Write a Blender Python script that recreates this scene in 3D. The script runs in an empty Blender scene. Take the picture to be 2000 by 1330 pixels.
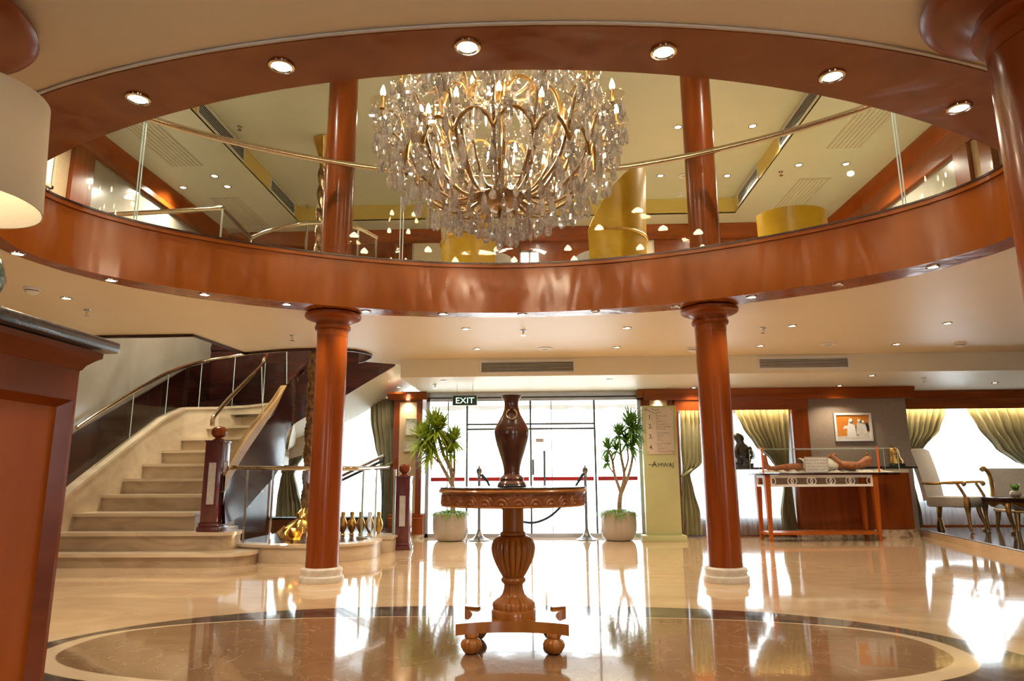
import bpy, bmesh, math, random
from mathutils import Vector, Matrix
PI=math.pi; sin=math.sin; cos=math.cos; R=math.radians
scene=bpy.context.scene
COL=scene.collection
rnd=random.Random(7)

# ------------------------------------------------------------------ camera
FPX=1340.0; CH=.85; PITCH=R(11.19); ROLL=R(.35); YAW=R(2.3)
_F=Vector((0,cos(PITCH),sin(PITCH))); _u=Vector((0,-sin(PITCH),cos(PITCH))); _r=Vector((1,0,0))
_U=_u*cos(ROLL)+_r*sin(ROLL); _R=_r*cos(ROLL)-_u*sin(ROLL)
_Z=Matrix.Rotation(YAW,3,'Z'); _F=_Z@_F; _U=_Z@_U; _R=_Z@_R
CP=Vector((0,0,CH))
cam=bpy.data.cameras.new('camera'); camo=bpy.data.objects.new('camera',cam); COL.objects.link(camo)
cam.sensor_width=36; cam.lens=36*FPX/2000; cam.clip_start=.05; cam.clip_end=200
m=Matrix((_R,_U,-_F)).transposed().to_4x4(); m.translation=CP; camo.matrix_world=m
scene.camera=camo
# sight-line helpers: where a measured direction meets a known plane of the building
def ray(x,y): return _F+_R*((x-1000)/FPX)-_U*((y-665)/FPX)
def atY(x,y,Y): d=ray(x,y); return CP+d*(Y/d.y)
def atZ(x,y,Z): d=ray(x,y); return CP+d*((Z-CH)/d.z)
def atX(x,y,X): d=ray(x,y); return CP+d*(X/d.x)

# ------------------------------------------------------------------ materials
MATS={}
def newmat(name):
    m=bpy.data.materials.new(name); m.use_nodes=True; nt=m.node_tree
    MATS[name]=m
    return m,nt,nt.nodes['Principled BSDF']
def setp(b,**k):
    for a,v in k.items():
        a={'color':'Base Color','rough':'Roughness','metal':'Metallic','coat':'Coat Weight','coatr':'Coat Roughness','spec':'Specular IOR Level',
           'trans':'Transmission Weight','ior':'IOR','emis':'Emission Color','emstr':'Emission Strength','sheen':'Sheen Weight','alpha':'Alpha','sss':'Subsurface Weight'}[a]
        if isinstance(v,tuple) and len(v)==3: v=v+(1,)
        b.inputs[a].default_value=v
def noise_mat(name,c1,c2,scale=(6,6,6),rough=.5,bump=0,detail=4,dist=0,lo=.35,hi=.65,nscale=1.0,coord='Object',**k):
    """two tones of one material mixed by stretched noise"""
    m,nt,b=newmat(name); N=nt.nodes; L=nt.links
    tc=N.new('ShaderNodeTexCoord'); mp=N.new('ShaderNodeMapping'); mp.inputs['Scale'].default_value=scale
    no=N.new('ShaderNodeTexNoise'); no.inputs['Scale'].default_value=nscale; no.inputs['Detail'].default_value=detail; no.inputs['Distortion'].default_value=dist
    cr=N.new('ShaderNodeValToRGB'); cr.color_ramp.elements[0].position=lo; cr.color_ramp.elements[1].position=hi
    cr.color_ramp.elements[0].color=c1+(1,); cr.color_ramp.elements[1].color=c2+(1,)
    L.new(tc.outputs[coord],mp.inputs['Vector']); L.new(mp.outputs[0],no.inputs['Vector']); L.new(no.outputs['Fac'],cr.inputs[0]); L.new(cr.outputs[0],b.inputs['Base Color'])
    if bump:
        bp=N.new('ShaderNodeBump'); bp.inputs['Strength'].default_value=bump; bp.inputs['Distance'].default_value=.01
        L.new(no.outputs['Fac'],bp.inputs['Height']); L.new(bp.outputs[0],b.inputs['Normal'])
    setp(b,rough=rough,**k)
    return m
MAH=noise_mat('mahogany',(.185,.035,.004),(.265,.057,.007),(9,9,1.2),.22,detail=6,dist=.6,coat=.12,coatr=.06,spec=.30)
MAHH=noise_mat('mahogany_horizontal',(.21,.042,.005),(.30,.066,.009),(1.2,2,9),.28,detail=6,dist=.6,spec=.28,coat=.08,coatr=.1)
FASC=noise_mat('mahogany_fascia',(.23,.052,.005),(.33,.085,.009),(4.5,4.5,1.6),.19,bump=1.0,detail=2,dist=.3,lo=.25,hi=.75,spec=.30)
DMAH=noise_mat('dark_mahogany',(.024,.006,.005),(.045,.010,.007),(2,2,9),.22,detail=5,dist=.5,coat=.12,coatr=.1)
HONEY=noise_mat('honey_wood',(.36,.125,.022),(.52,.20,.038),(10,10,2),.26,detail=5,dist=.5,coat=.5,coatr=.1)
APRON=noise_mat('carved_wood',(.28,.085,.022),(.40,.135,.035),(8,8,3),.34,detail=4,coat=.3,coatr=.2)
BWOOD=noise_mat('bronze_wood',(.06,.016,.009),(.16,.045,.018),(5,5,2),.24,detail=4,coat=.6,coatr=.08)
ORWOOD=noise_mat('orange_wood',(.38,.085,.006),(.47,.115,.010),(9,9,2),.38,spec=.3)
TANW=noise_mat('tan_wood',(.50,.30,.12),(.58,.36,.16),(3,3,9),.5,spec=.2)
CREAM=noise_mat('cream_paint',(.82,.71,.53),(.84,.73,.55),(1.5,1.5,1.5),.42,bump=.02)
CREAM2=noise_mat('pale_cream_paint',(.84,.79,.63),(.86,.81,.65),(1.5,1.5,1.5),.4,bump=.02)
UPCEIL=noise_mat('ivory_paint',(.60,.62,.48),(.63,.65,.51),(1.5,1.5,1.5),.3,bump=.03)
UPBAND=noise_mat('ochre_paint',(.68,.52,.14),(.72,.55,.16),(1.5,1.5,1.5),.45)
GREYW=noise_mat('taupe_wallpaper',(.33,.27,.22),(.37,.30,.25),(40,40,40),.6)
GREYU=noise_mat('grey_wall_paint',(.34,.31,.26),(.38,.35,.30),(3,3,3),.18,coat=.4,coatr=.08)
BEIGEW=noise_mat('beige_wallpaper',(.55,.40,.25),(.60,.44,.28),(30,30,30),.6)
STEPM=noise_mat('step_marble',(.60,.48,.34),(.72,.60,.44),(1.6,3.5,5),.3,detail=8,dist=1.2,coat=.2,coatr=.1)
RISER=noise_mat('shaded_riser_marble',(.40,.29,.18),(.55,.42,.28),(1.6,3.5,5),.3,detail=8,dist=1.2,coat=.2,coatr=.1)  # step marble darkened, so the risers' shade is in the colour
WMARB=noise_mat('white_marble',(.60,.56,.50),(.78,.75,.70),(5,5,5),.35,detail=8,dist=1.5)
MOTT=noise_mat('mottled_marble',(.20,.14,.09),(.62,.52,.40),(9,9,9),.2,detail=8,dist=1,lo=.4,hi=.6)
RISERC=noise_mat('tan_riser_marble',(.62,.44,.27),(.78,.61,.42),(2,2,2),.08)
GRANITE=noise_mat('black_granite',(.012,.013,.015),(.05,.055,.06),(120,120,120),.25,coat=.3)
GOLD=noise_mat('gold_leaf',(.62,.36,.09),(.80,.52,.17),(12,12,12),.28,metal=1.0)
BRASS=noise_mat('polished_brass',(.60,.50,.36),(.68,.58,.45),(3,3,3),.14,metal=1.0)
AGOLD=noise_mat('antique_gold',(.30,.17,.05),(.50,.30,.10),(10,10,10),.34,metal=.85)
CHROME=noise_mat('polished_steel',(.62,.62,.62),(.70,.70,.70),(3,3,3),.12,metal=1.0)
ALU=noise_mat('silver_aluminium',(.50,.52,.55),(.58,.60,.62),(4,4,4),.35,metal=.8)
WHITE=noise_mat('white_enamel',(.80,.81,.83),(.84,.85,.87),(5,5,5),.4)
DARK=noise_mat('dark_cavity',(.012,.012,.014),(.02,.02,.022),(5,5,5),.6)
GRILLE=noise_mat('cream_grille',(.50,.46,.34),(.55,.50,.38),(5,5,5),.5)
LEAF=noise_mat('yellow_green_leaf',(.26,.38,.03),(.46,.54,.07),(14,14,14),.4)
LEAF2=noise_mat('green_leaf',(.10,.26,.04),(.24,.42,.08),(14,14,14),.4)
def leafy(m):
    nt=m.node_tree; N=nt.nodes; L=nt.links; b=N['Principled BSDF']; tr=N.new('ShaderNodeBsdfTranslucent'); mx=N.new('ShaderNodeMixShader'); mx.inputs[0].default_value=.35
    src=b.inputs['Base Color'].links[0].from_socket; L.new(src,tr.inputs[0]); L.new(b.outputs[0],mx.inputs[1]); L.new(tr.outputs[0],mx.inputs[2]); L.new(mx.outputs[0],N['Material Output'].inputs[0])
leafy(LEAF); leafy(LEAF2)
BARK=noise_mat('pale_bark',(.25,.17,.11),(.40,.30,.21),(14,14,30),.8,bump=.4)
SOIL=noise_mat('potting_soil',(.03,.02,.012),(.07,.045,.03),(60,60,60),.9,bump=.5)
POT=noise_mat('taupe_glaze',(.47,.42,.37),(.52,.47,.41),(4,4,4),.22,coat=.5,coatr=.06)
VELV=noise_mat('olive_curtain',(.31,.29,.16),(.38,.36,.21),(20,20,3),.6,sheen=.3)
GREENP=noise_mat('pistachio_paint',(.52,.55,.29),(.56,.59,.32),(3,3,3),.45)
PLATE=noise_mat('sign_plate',(.66,.60,.52),(.70,.64,.56),(8,8,8),.35)
INK=noise_mat('dark_lettering',(.05,.055,.03),(.07,.075,.045),(20,20,20),.5)
INK2=noise_mat('pale_lettering',(.30,.27,.22),(.34,.31,.26),(20,20,20),.5)
YELL=noise_mat('mustard_leather',(.50,.29,.012),(.58,.35,.018),(5,5,5),.32,spec=.35)
PURP=noise_mat('plum_wood',(.09,.015,.020),(.13,.023,.027),(8,8,1.5),.25,coat=.5,coatr=.1)
ROPE=noise_mat('rope_metal',(.10,.05,.02),(.36,.20,.08),(30,30,18),.3,metal=.7)
FAB=noise_mat('cream_upholstery',(.46,.42,.38),(.53,.49,.45),(50,50,50),.75,bump=.1)
FROST=noise_mat('frosted_panel',(.50,.50,.50),(.60,.60,.60),(30,30,30),.3)
SKIN=noise_mat('mummy_skin',(.34,.12,.045),(.48,.19,.08),(20,20,20),.6,bump=.2)
CLOTH=noise_mat('white_linen',(.68,.66,.60),(.78,.76,.70),(25,25,25),.8,bump=.3)
TEAL=noise_mat('teal_ceramic',(.015,.16,.17),(.03,.24,.25),(8,8,8),.15,coat=.6)
BLK=noise_mat('black_stone',(.012,.012,.012),(.04,.038,.036),(10,10,10),.25,coat=.4)
NAVY=noise_mat('navy_velvet',(.01,.015,.035),(.02,.03,.06),(30,30,30),.7)
RED=noise_mat('red_tape',(.62,.03,.04),(.68,.04,.05),(5,5,5),.5)
DFLOOR=noise_mat('dark_wood_floor',(.030,.022,.022),(.06,.045,.042),(1,8,1),.12,coat=.6,coatr=.05)
CARPET=noise_mat('upstairs_carpet',(.42,.36,.26),(.50,.44,.33),(40,40,40),.95)
ORACR=noise_mat('orange_acrylic_edge',(.85,.16,.03),(.90,.20,.04),(5,5,5),.3)
GROUND=noise_mat('pale_pavement',(.72,.72,.70),(.78,.78,.76),(2,2,2),.8)
CANVAS=noise_mat('white_canvas',(.72,.74,.76),(.78,.80,.82),(4,4,4),.8)

DALU=noise_mat('shaded_aluminium',(.10,.12,.14),(.14,.16,.18),(4,4,4),.5,metal=.2)
DCHR=noise_mat('brushed_steel',(.22,.22,.23),(.30,.30,.31),(3,3,3),.25,metal=1.0)
def emit(name,c,s):
    m,nt,b=newmat(name); nt.nodes.remove(b); e=nt.nodes.new('ShaderNodeEmission')
    e.inputs[0].default_value=c+(1,); e.inputs[1].default_value=s; m.cycles.emission_sampling='NONE'
    nt.links.new(e.outputs[0],nt.nodes['Material Output'].inputs[0]); return m
LAMP=emit('downlight_lens',(1,.86,.66),14)
LAMPU=emit('upper_downlight_lens',(1,.93,.75),9)
BULB=emit('candle_bulb',(1,.74,.42),32)
LED=emit('exit_letter_glow',(.72,1,.74),1.3)
EXITG=noise_mat('exit_green',(.010,.045,.020),(.014,.055,.026),(5,5,5),.4)

def thin_glass(name,tint,refl=1.0,ior=1.5):
    m,nt,b=newmat(name); N=nt.nodes; L=nt.links; N.remove(b)
    t=N.new('ShaderNodeBsdfTransparent'); t.inputs[0].default_value=tint+(1,)
    g=N.new('ShaderNodeBsdfGlossy'); g.inputs['Roughness'].default_value=.015; g.inputs[0].default_value=(1,1,1,1)
    f=N.new('ShaderNodeFresnel'); ge=N.new('ShaderNodeNewGeometry'); mr=N.new('ShaderNodeMapRange')
    mr.inputs['To Min'].default_value=ior; mr.inputs['To Max'].default_value=1/ior; L.new(ge.outputs['Backfacing'],mr.inputs['Value']); L.new(mr.outputs[0],f.inputs[0])
    mu=N.new('ShaderNodeMath'); mu.operation='MULTIPLY'; mu.inputs[1].default_value=refl
    mx=N.new('ShaderNodeMixShader'); L.new(f.outputs[0],mu.inputs[0]); L.new(mu.outputs[0],mx.inputs[0]); L.new(t.outputs[0],mx.inputs[1]); L.new(g.outputs[0],mx.inputs[2])
    L.new(mx.outputs[0],N['Material Output'].inputs[0]); return m
GLASS=thin_glass('clear_glass',(.93,.95,.93))
CASEG=thin_glass('case_glass',(.96,.97,.96),.6)
SMOKE=thin_glass('smoky_glass',(.72,.72,.68),.35)
EDGEG=noise_mat('glass_edge',(.55,.72,.68),(.65,.80,.76),(5,5,5),.2)
def crystal():
    m,nt,b=newmat('crystal'); N=nt.nodes; L=nt.links; setp(b,color=(1,.99,.97),rough=.0,trans=1.0,ior=1.56)
    t=N.new('ShaderNodeBsdfTransparent'); t.inputs[0].default_value=(.97,.96,.95,1)
    g=N.new('ShaderNodeBsdfGlossy'); g.inputs['Roughness'].default_value=.02
    tr=N.new('ShaderNodeBsdfTranslucent'); tr.inputs[0].default_value=(1,.98,.97,1)
    def mx(f,a,c):
        n=N.new('ShaderNodeMixShader'); n.inputs[0].default_value=f; L.new(a,n.inputs[1]); L.new(c,n.inputs[2]); return n.outputs[0]
    o=mx(.36,t.outputs[0],g.outputs[0]); o=mx(.22,o,tr.outputs[0]); o=mx(.40,o,b.outputs[0]); L.new(o,N['Material Output'].inputs[0]); return m
CRYS=crystal()
AMBG=noise_mat('amber_glass_arm',(.42,.27,.13),(.58,.40,.22),(30,30,30),.22,metal=.5)
DISH=thin_glass('dish_glass',(.96,.93,.88),1.0,1.7)
def sheer():
    m,nt,b=newmat('sheer_curtain'); N=nt.nodes; L=nt.links; N.remove(b)
    t=N.new('ShaderNodeBsdfTransparent'); t.inputs[0].default_value=(.95,.97,1,1)
    tr=N.new('ShaderNodeBsdfTranslucent'); tr.inputs[0].default_value=(.85,.9,.95,1)
    d=N.new('ShaderNodeBsdfDiffuse'); d.inputs[0].default_value=(.75,.8,.85,1)
    a=N.new('ShaderNodeMixShader'); a.inputs[0].default_value=.4; L.new(tr.outputs[0],a.inputs[1]); L.new(d.outputs[0],a.inputs[2])
    mx=N.new('ShaderNodeMixShader'); mx.inputs[0].default_value=.55; L.new(t.outputs[0],mx.inputs[1]); L.new(a.outputs[0],mx.inputs[2])
    L.new(mx.outputs[0],N['Material Output'].inputs[0]); return m
SHEER=sheer()
def shade():
    m,nt,b=newmat('lamp_shade_linen'); N=nt.nodes; L=nt.links; N.remove(b)
    tr=N.new('ShaderNodeBsdfTranslucent'); tr.inputs[0].default_value=(.85,.78,.66,1)
    d=N.new('ShaderNodeBsdfDiffuse'); d.inputs[0].default_value=(.82,.76,.66,1)
    tc=N.new('ShaderNodeTexCoord'); no=N.new('ShaderNodeTexNoise'); no.inputs['Scale'].default_value=60
    bp=N.new('ShaderNodeBump'); bp.inputs['Strength'].default_value=.08; L.new(tc.outputs['Object'],no.inputs['Vector']); L.new(no.outputs[0],bp.inputs['Height']); L.new(bp.outputs[0],d.inputs['Normal'])
    mx=N.new('ShaderNodeMixShader'); mx.inputs[0].default_value=.6; L.new(tr.outputs[0],mx.inputs[1]); L.new(d.outputs[0],mx.inputs[2])
    L.new(mx.outputs[0],N['Material Output'].inputs[0]); return m
SHADE=shade()

def floor_mat():
    m,nt,b=newmat('polished_marble_floor'); N=nt.nodes; L=nt.links
    tc=N.new('ShaderNodeTexCoord'); P=tc.outputs['Object']
    def mth(op,a,bb=None,c=None,clamp=False):
        n=N.new('ShaderNodeMath'); n.operation=op; n.use_clamp=clamp
        for i,v in enumerate((a,bb,c)):
            if v is None: continue
            if isinstance(v,(int,float)): n.inputs[i].default_value=v
            else: L.new(v,n.inputs[i])
        return n.outputs[0]
    def mixc(f,a,c):
        n=N.new('ShaderNodeMix'); n.data_type='RGBA'
        if isinstance(f,(int,float)): n.inputs[0].default_value=f
        else: L.new(f,n.inputs[0])
        for i,v in ((6,a),(7,c)):
            if isinstance(v,tuple): n.inputs[i].default_value=v+(1,)
            else: L.new(v,n.inputs[i])
        return n.outputs[2]
    def noise(sc,det=6,dist=0,stretch=(1,1,1)):
        mp=N.new('ShaderNodeMapping'); mp.inputs['Scale'].default_value=stretch; L.new(P,mp.inputs[0])
        n=N.new('ShaderNodeTexNoise'); n.inputs['Scale'].default_value=sc; n.inputs['Detail'].default_value=det; n.inputs['Distortion'].default_value=dist; L.new(mp.outputs[0],n.inputs['Vector']); return n.outputs['Fac']
    sx=N.new('ShaderNodeSeparateXYZ'); L.new(P,sx.inputs[0]); X,Y=sx.outputs[0],sx.outputs[1]
    wob=mth('MULTIPLY',mth('SUBTRACT',noise(5),.5),.03)
    def ell(cx,cy,a,bb,n=2.5):
        ex=mth('POWER',mth('ABSOLUTE',mth('DIVIDE',mth('SUBTRACT',X,cx),a)),n); ey=mth('POWER',mth('ABSOLUTE',mth('DIVIDE',mth('SUBTRACT',Y,cy),bb)),n)
        return mth('POWER',mth('ADD',ex,ey),1/n)
    def inside(e,edge=1.0,soft=.006): return mth('MULTIPLY_ADD',mth('SUBTRACT',edge,e),1/soft,.5,True)
    e_out=ell(-.2,3.02,2.52,1.82,2.7); e_in=ell(-.24,3.74,2.20,.74)
    e_bord=ell(-.24,3.70,2.29,.795)
    cream=mixc(mth('MULTIPLY_ADD',noise(1.3,8,1.5,(1,2.2,1)),1.8,-.4,True),(.57,.385,.225),(.73,.55,.36))
    brown=mixc(mth('MULTIPLY_ADD',noise(1.6,8,1.0),1.5,-.25,True),(.20,.112,.056),(.31,.185,.100))
    dark=mixc(mth('MULTIPLY_ADD',noise(3.0,9,2.0),2.4,-.7,True),(.030,.024,.020),(.16,.12,.09))
    lite=mixc(noise(4,6,1),(.62,.47,.31),(.74,.60,.42))
    # fine pale veins
    v=noise(1.6,5,3.0); vein=mth('MULTIPLY',mth('SUBTRACT',1,mth('MULTIPLY',mth('ABSOLUTE',mth('SUBTRACT',v,.5)),160),None,True),.30)
    vein=mth('MAXIMUM',vein,0)
    brown=mixc(vein,brown,(.70,.58,.42)); dark=mixc(vein,dark,(.45,.40,.33))
    c=mixc(inside(e_out),cream,dark)
    c=mixc(inside(e_bord),c,lite)
    c=mixc(inside(e_in),c,brown)
    # dark wreath over the far side only: crescent between inner field and outer rim
    far=mth('MULTIPLY',inside(e_out),inside(mth('SUBTRACT',2.0,e_bord)))
    # tile joints
    def joint(v,s,o):
        f=mth('FRACT',mth('ADD',mth('DIVIDE',v,s),o)); return mth('MULTIPLY',mth('LESS_THAN',f,.004),.35)
    jt=mth('MAXIMUM',joint(X,.8,.34),joint(Y,.8,.1))
    c=mixc(jt,c,(.25,.18,.12))
    L.new(c,b.inputs['Base Color'])
    setp(b,rough=.07,ior=1.5,coat=.25,coatr=.02)
    r=mth('MULTIPLY_ADD',noise(3),.08,.03); L.new(r,b.inputs['Roughness'])
    bp=N.new('ShaderNodeBump'); bp.inputs['Strength'].default_value=.03; bp.inputs['Distance'].default_value=.02
    L.new(noise(2.4,3),bp.inputs['Height']); L.new(bp.outputs[0],b.inputs['Normal']); L.new(bp.outputs[0],b.inputs['Coat Normal'])
    return m
FLOORM=floor_mat()

def painting_mat():
    m,nt,b=newmat('orange_painting'); N=nt.nodes; L=nt.links
    tc=N.new('ShaderNodeTexCoord'); no=N.new('ShaderNodeTexNoise'); no.inputs['Scale'].default_value=5; no.inputs['Detail'].default_value=6
    L.new(tc.outputs['Object'],no.inputs[0]); cr=N.new('ShaderNodeValToRGB'); e=cr.color_ramp.elements
    e[0].position=.35; e[0].color=(.55,.17,.012,1); e[1].position=.62; e[1].color=(.72,.30,.05,1); e.new(.8).color=(.75,.55,.38,1)
    L.new(no.outputs[0],cr.inputs[0]); L.new(cr.outputs[0],b.inputs[0]); setp(b,rough=.6); return m
PAINT=painting_mat()

# ------------------------------------------------------------------ mesh helpers
class MB:
    def __init__(s): s.bm=bmesh.new(); s.M=Matrix.Identity(4)
    def v(s,p): return s.bm.verts.new(s.M@Vector(p))
    def face(s,vs):
        try: return s.bm.faces.new(vs)
        except ValueError: return None
    def box(s,a,b,bev=0):
        x0,y0,z0=[min(p,q) for p,q in zip(a,b)]; x1,y1,z1=[max(p,q) for p,q in zip(a,b)]
        V=[s.v(p) for p in ((x0,y0,z0),(x1,y0,z0),(x1,y1,z0),(x0,y1,z0),(x0,y0,z1),(x1,y0,z1),(x1,y1,z1),(x0,y1,z1))]
        F=[s.face([V[i] for i in f]) for f in ((3,2,1,0),(4,5,6,7),(0,1,5,4),(1,2,6,5),(2,3,7,6),(3,0,4,7))]
        if bev:
            E=list({e for f in F for e in f.edges}); bmesh.ops.bevel(s.bm,geom=E,offset=bev,segments=2,affect='EDGES',profile=.5)
        return s
    def lathe(s,prof,n=32,c=(0,0,0),fn=None,cap=True,a0=0,a1=2*PI):
        """prof: [(r,z)]; fn(r,z,ang)->r"""
        full=abs(a1-a0-2*PI)<1e-6; m=n if full else n+1
        rows=[]
        for r,z in prof:
            rows.append([s.v((c[0]+(fn(r,z,a0+(a1-a0)*i/n) if fn else r)*cos(a0+(a1-a0)*i/n),c[1]+(fn(r,z,a0+(a1-a0)*i/n) if fn else r)*sin(a0+(a1-a0)*i/n),c[2]+z)) for i in range(m)])
        for j in range(len(rows)-1):
            for i in range(n if full else n):
                k=(i+1)%m
                if not full and i==n: continue
                s.face((rows[j][i],rows[j][k],rows[j+1][k],rows[j+1][i]))
        if cap and full:
            s.face(rows[0][::-1]); s.face(rows[-1])
        return s
    def tube(s,pts,r,n=10,closed=False,cap=True,flat=None):
        pts=[Vector(p) for p in pts]; N=len(pts); rr=r if isinstance(r,(list,tuple)) else [r]*N
        rows=[]; up=Vector((0,0,1)); prev=None
        for i,p in enumerate(pts):
            if closed: t=(pts[(i+1)%N]-pts[i-1])
            else: t=(pts[min(i+1,N-1)]-pts[max(i-1,0)])
            t.normalize()
            if prev is None:
                a=up if abs(t.z)<.95 else Vector((1,0,0)); x=t.cross(a).normalized()
            else:
                x=(prev-t*prev.dot(t)).normalized()
            prev=x; y=t.cross(x)
            fx,fy=flat if flat else (1,1)
            rows.append([s.v(p+x*(cos(2*PI*k/n)*rr[i]*fx)+y*(sin(2*PI*k/n)*rr[i]*fy)) for k in range(n)])
        M=N if closed else N-1
        for i in range(M):
            a=rows[i]; b=rows[(i+1)%N]
            for k in range(n): s.face((a[k],a[(k+1)%n],b[(k+1)%n],b[k]))
        if cap and not closed: s.face(rows[0][::-1]); s.face(rows[-1])
        return s
    def prism(s,poly,z0,z1):
        A=[s.v((p[0],p[1],z0)) for p in poly]; B=[s.v((p[0],p[1],z1)) for p in poly]; n=len(poly)
        s.face(A[::-1]); s.face(B)
        for i in range(n): s.face((A[i],A[(i+1)%n],B[(i+1)%n],B[i]))
        return s
    def prismY(s,poly,y0,y1):
        """poly in x,z"""
        A=[s.v((p[0],y0,p[1])) for p in poly]; B=[s.v((p[0],y1,p[1])) for p in poly]; n=len(poly)
        s.face(A); s.face(B[::-1])
        for i in range(n): s.face((A[i],B[i],B[(i+1)%n],A[(i+1)%n]))
        return s
    def prismX(s,poly,x0,x1):
        A=[s.v((x0,p[0],p[1])) for p in poly]; B=[s.v((x1,p[0],p[1])) for p in poly]; n=len(poly)
        s.face(A); s.face(B[::-1])
        for i in range(n): s.face((A[i],B[i],B[(i+1)%n],A[(i+1)%n]))
        return s
    def grid(s,rows,closed=False):
        V=[[s.v(p) for p in r] for r in rows]
        for j in range(len(V)-1):
            n=len(V[j]); 
            for i in range(n if closed else n-1): s.face((V[j][i],V[j][(i+1)%n],V[j+1][(i+1)%n],V[j+1][i]))
        return V
    def ribbon(s,rows,th):
        """thick sheet: rows of points, offset along -normal by th (Vector)"""
        A=s.grid(rows); th=Vector(th)
        B=s.grid([[Vector(p)+th for p in r] for r in rows])
        J=len(rows); I=len(rows[0])
        for j in range(J-1): s.face((A[j][0],A[j+1][0],B[j+1][0],B[j][0])); s.face((A[j][-1],B[j][-1],B[j+1][-1],A[j+1][-1]))
        for i in range(I-1): s.face((A[0][i],B[0][i],B[0][i+1],A[0][i+1])); s.face((A[-1][i],A[-1][i+1],B[-1][i+1],B[-1][i]))
    def ico(s,c,r,sub=1,sc=(1,1,1)):
        r_=bmesh.ops.create_icosphere(s.bm,subdivisions=sub,radius=1,matrix=s.M@Matrix.Translation(c)@Matrix.Diagonal((r*sc[0],r*sc[1],r*sc[2],1)))
    def sph(s,c,r,sc=(1,1,1),u=16,v=10):
        bmesh.ops.create_uvsphere(s.bm,u_segments=u,v_segments=v,radius=1,matrix=s.M@Matrix.Translation(c)@Matrix.Diagonal((r*sc[0],r*sc[1],r*sc[2],1)))
    def mesh(s,name,mat,ang=38,flat=False):
        bm=s.bm; bmesh.ops.recalc_face_normals(bm,faces=bm.faces[:])
        if not flat:
            for f in bm.faces: f.smooth=True
            for e in bm.edges:
                if len(e.link_faces)==2 and e.calc_face_angle(0)>R(ang): e.smooth=False
        me=bpy.data.meshes.new(name); bm.to_mesh(me); bm.free()
        for x in (mat if isinstance(mat,(list,tuple)) else [mat]): me.materials.append(x)
        return me
    def obj(s,name,mat,parent=None,**k):
        me=s.mesh(name,mat,**k); return link(name,me,parent)
def link(name,me,parent=None,loc=None):
    o=bpy.data.objects.new(name,me); COL.objects.link(o)
    if parent: o.parent=parent
    if loc is not None: o.location=loc
    return o
def tag(o,label,cat,group=None):
    o['label']=label; o['category']=cat
    if group: o['group']=group
    return o
def struct(o): o['kind']='structure'; return o
def thing(name,label,cat,loc=(0,0,0),rz=0,group=None):
    o=bpy.data.objects.new(name,None); COL.objects.link(o); o.location=loc; o.rotation_euler=(0,0,rz); o.empty_display_size=.1
    return tag(o,label,cat,group)
def dup(root,loc=None,rz=None,label=None,group=None):
    def cp(o,par):
        c=o.copy(); COL.objects.link(c); c.parent=par
        for ch in o.children: cp(ch,c)
        return c
    r=cp(root,None)
    if loc is not None: r.location=loc
    if rz is not None: r.rotation_euler=(0,0,rz)
    if label: r['label']=label
    if group: r['group']=group
    return r
def sbox(name,a,b,mat): return struct(MB().box(a,b).obj(name,mat))
def text_mesh(txt,size,mat,name,parent,loc,rot=(R(90),0,0),ext=.0015,align='CENTER',sx=1):
    c=bpy.data.curves.new('t','FONT'); c.body=txt; c.size=size; c.extrude=ext; c.align_x=align; c.resolution_u=3
    o=bpy.data.objects.new('t',c); COL.objects.link(o); dg=bpy.context.evaluated_depsgraph_get(); dg.update()
    me=bpy.data.meshes.new_from_object(o.evaluated_get(dg)); bpy.data.objects.remove(o); bpy.data.curves.remove(c)
    me.materials.clear(); me.materials.append(mat)
    q=link(name,me,parent,loc); q.rotation_euler=rot; q.scale=(sx,1,1); return q
def plate(outline,holes,z0,z1):
    """flat slab with holes"""
    mb=MB(); bm=mb.bm
    def loop(pts,z):
        V=[bm.verts.new((p[0],p[1],z)) for p in pts]; return V,[bm.edges.new((V[i],V[(i+1)%len(V)])) for i in range(len(V))]
    allv=[]
    for z in (z0,z1):
        E=[]; VV=[]
        for pts in [outline]+holes:
            v,e=loop(pts,z); VV.append(v); E+=e
        bmesh.ops.triangle_fill(bm,use_beauty=True,use_dissolve=False,edges=E)
        allv.append(VV)
    for A,B in zip(*allv):
        n=len(A)
        for i in range(n): mb.face((A[i],A[(i+1)%n],B[(i+1)%n],B[i]))
    return mb
def smooth_path(pts,n=8):
    """Catmull-Rom through pts"""
    P=[Vector(p) for p in pts]; P=[P[0]*2-P[1]]+P+[P[-1]*2-P[-2]]; out=[]
    for i in range(1,len(P)-2):
        for k in range(n):
            t=k/n; a,b,c,d=P[i-1:i+3]
            out.append(.5*((2*b)+(c-a)*t+(2*a-5*b+4*c-d)*t*t+(3*b-a-3*c+d)*t**3))
    out.append(P[-2]); return out

ZC=2.30; ZF=2.70; ZL=2.07; ZUL=4.72; ZUH=4.97; YB=10.1
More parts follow.
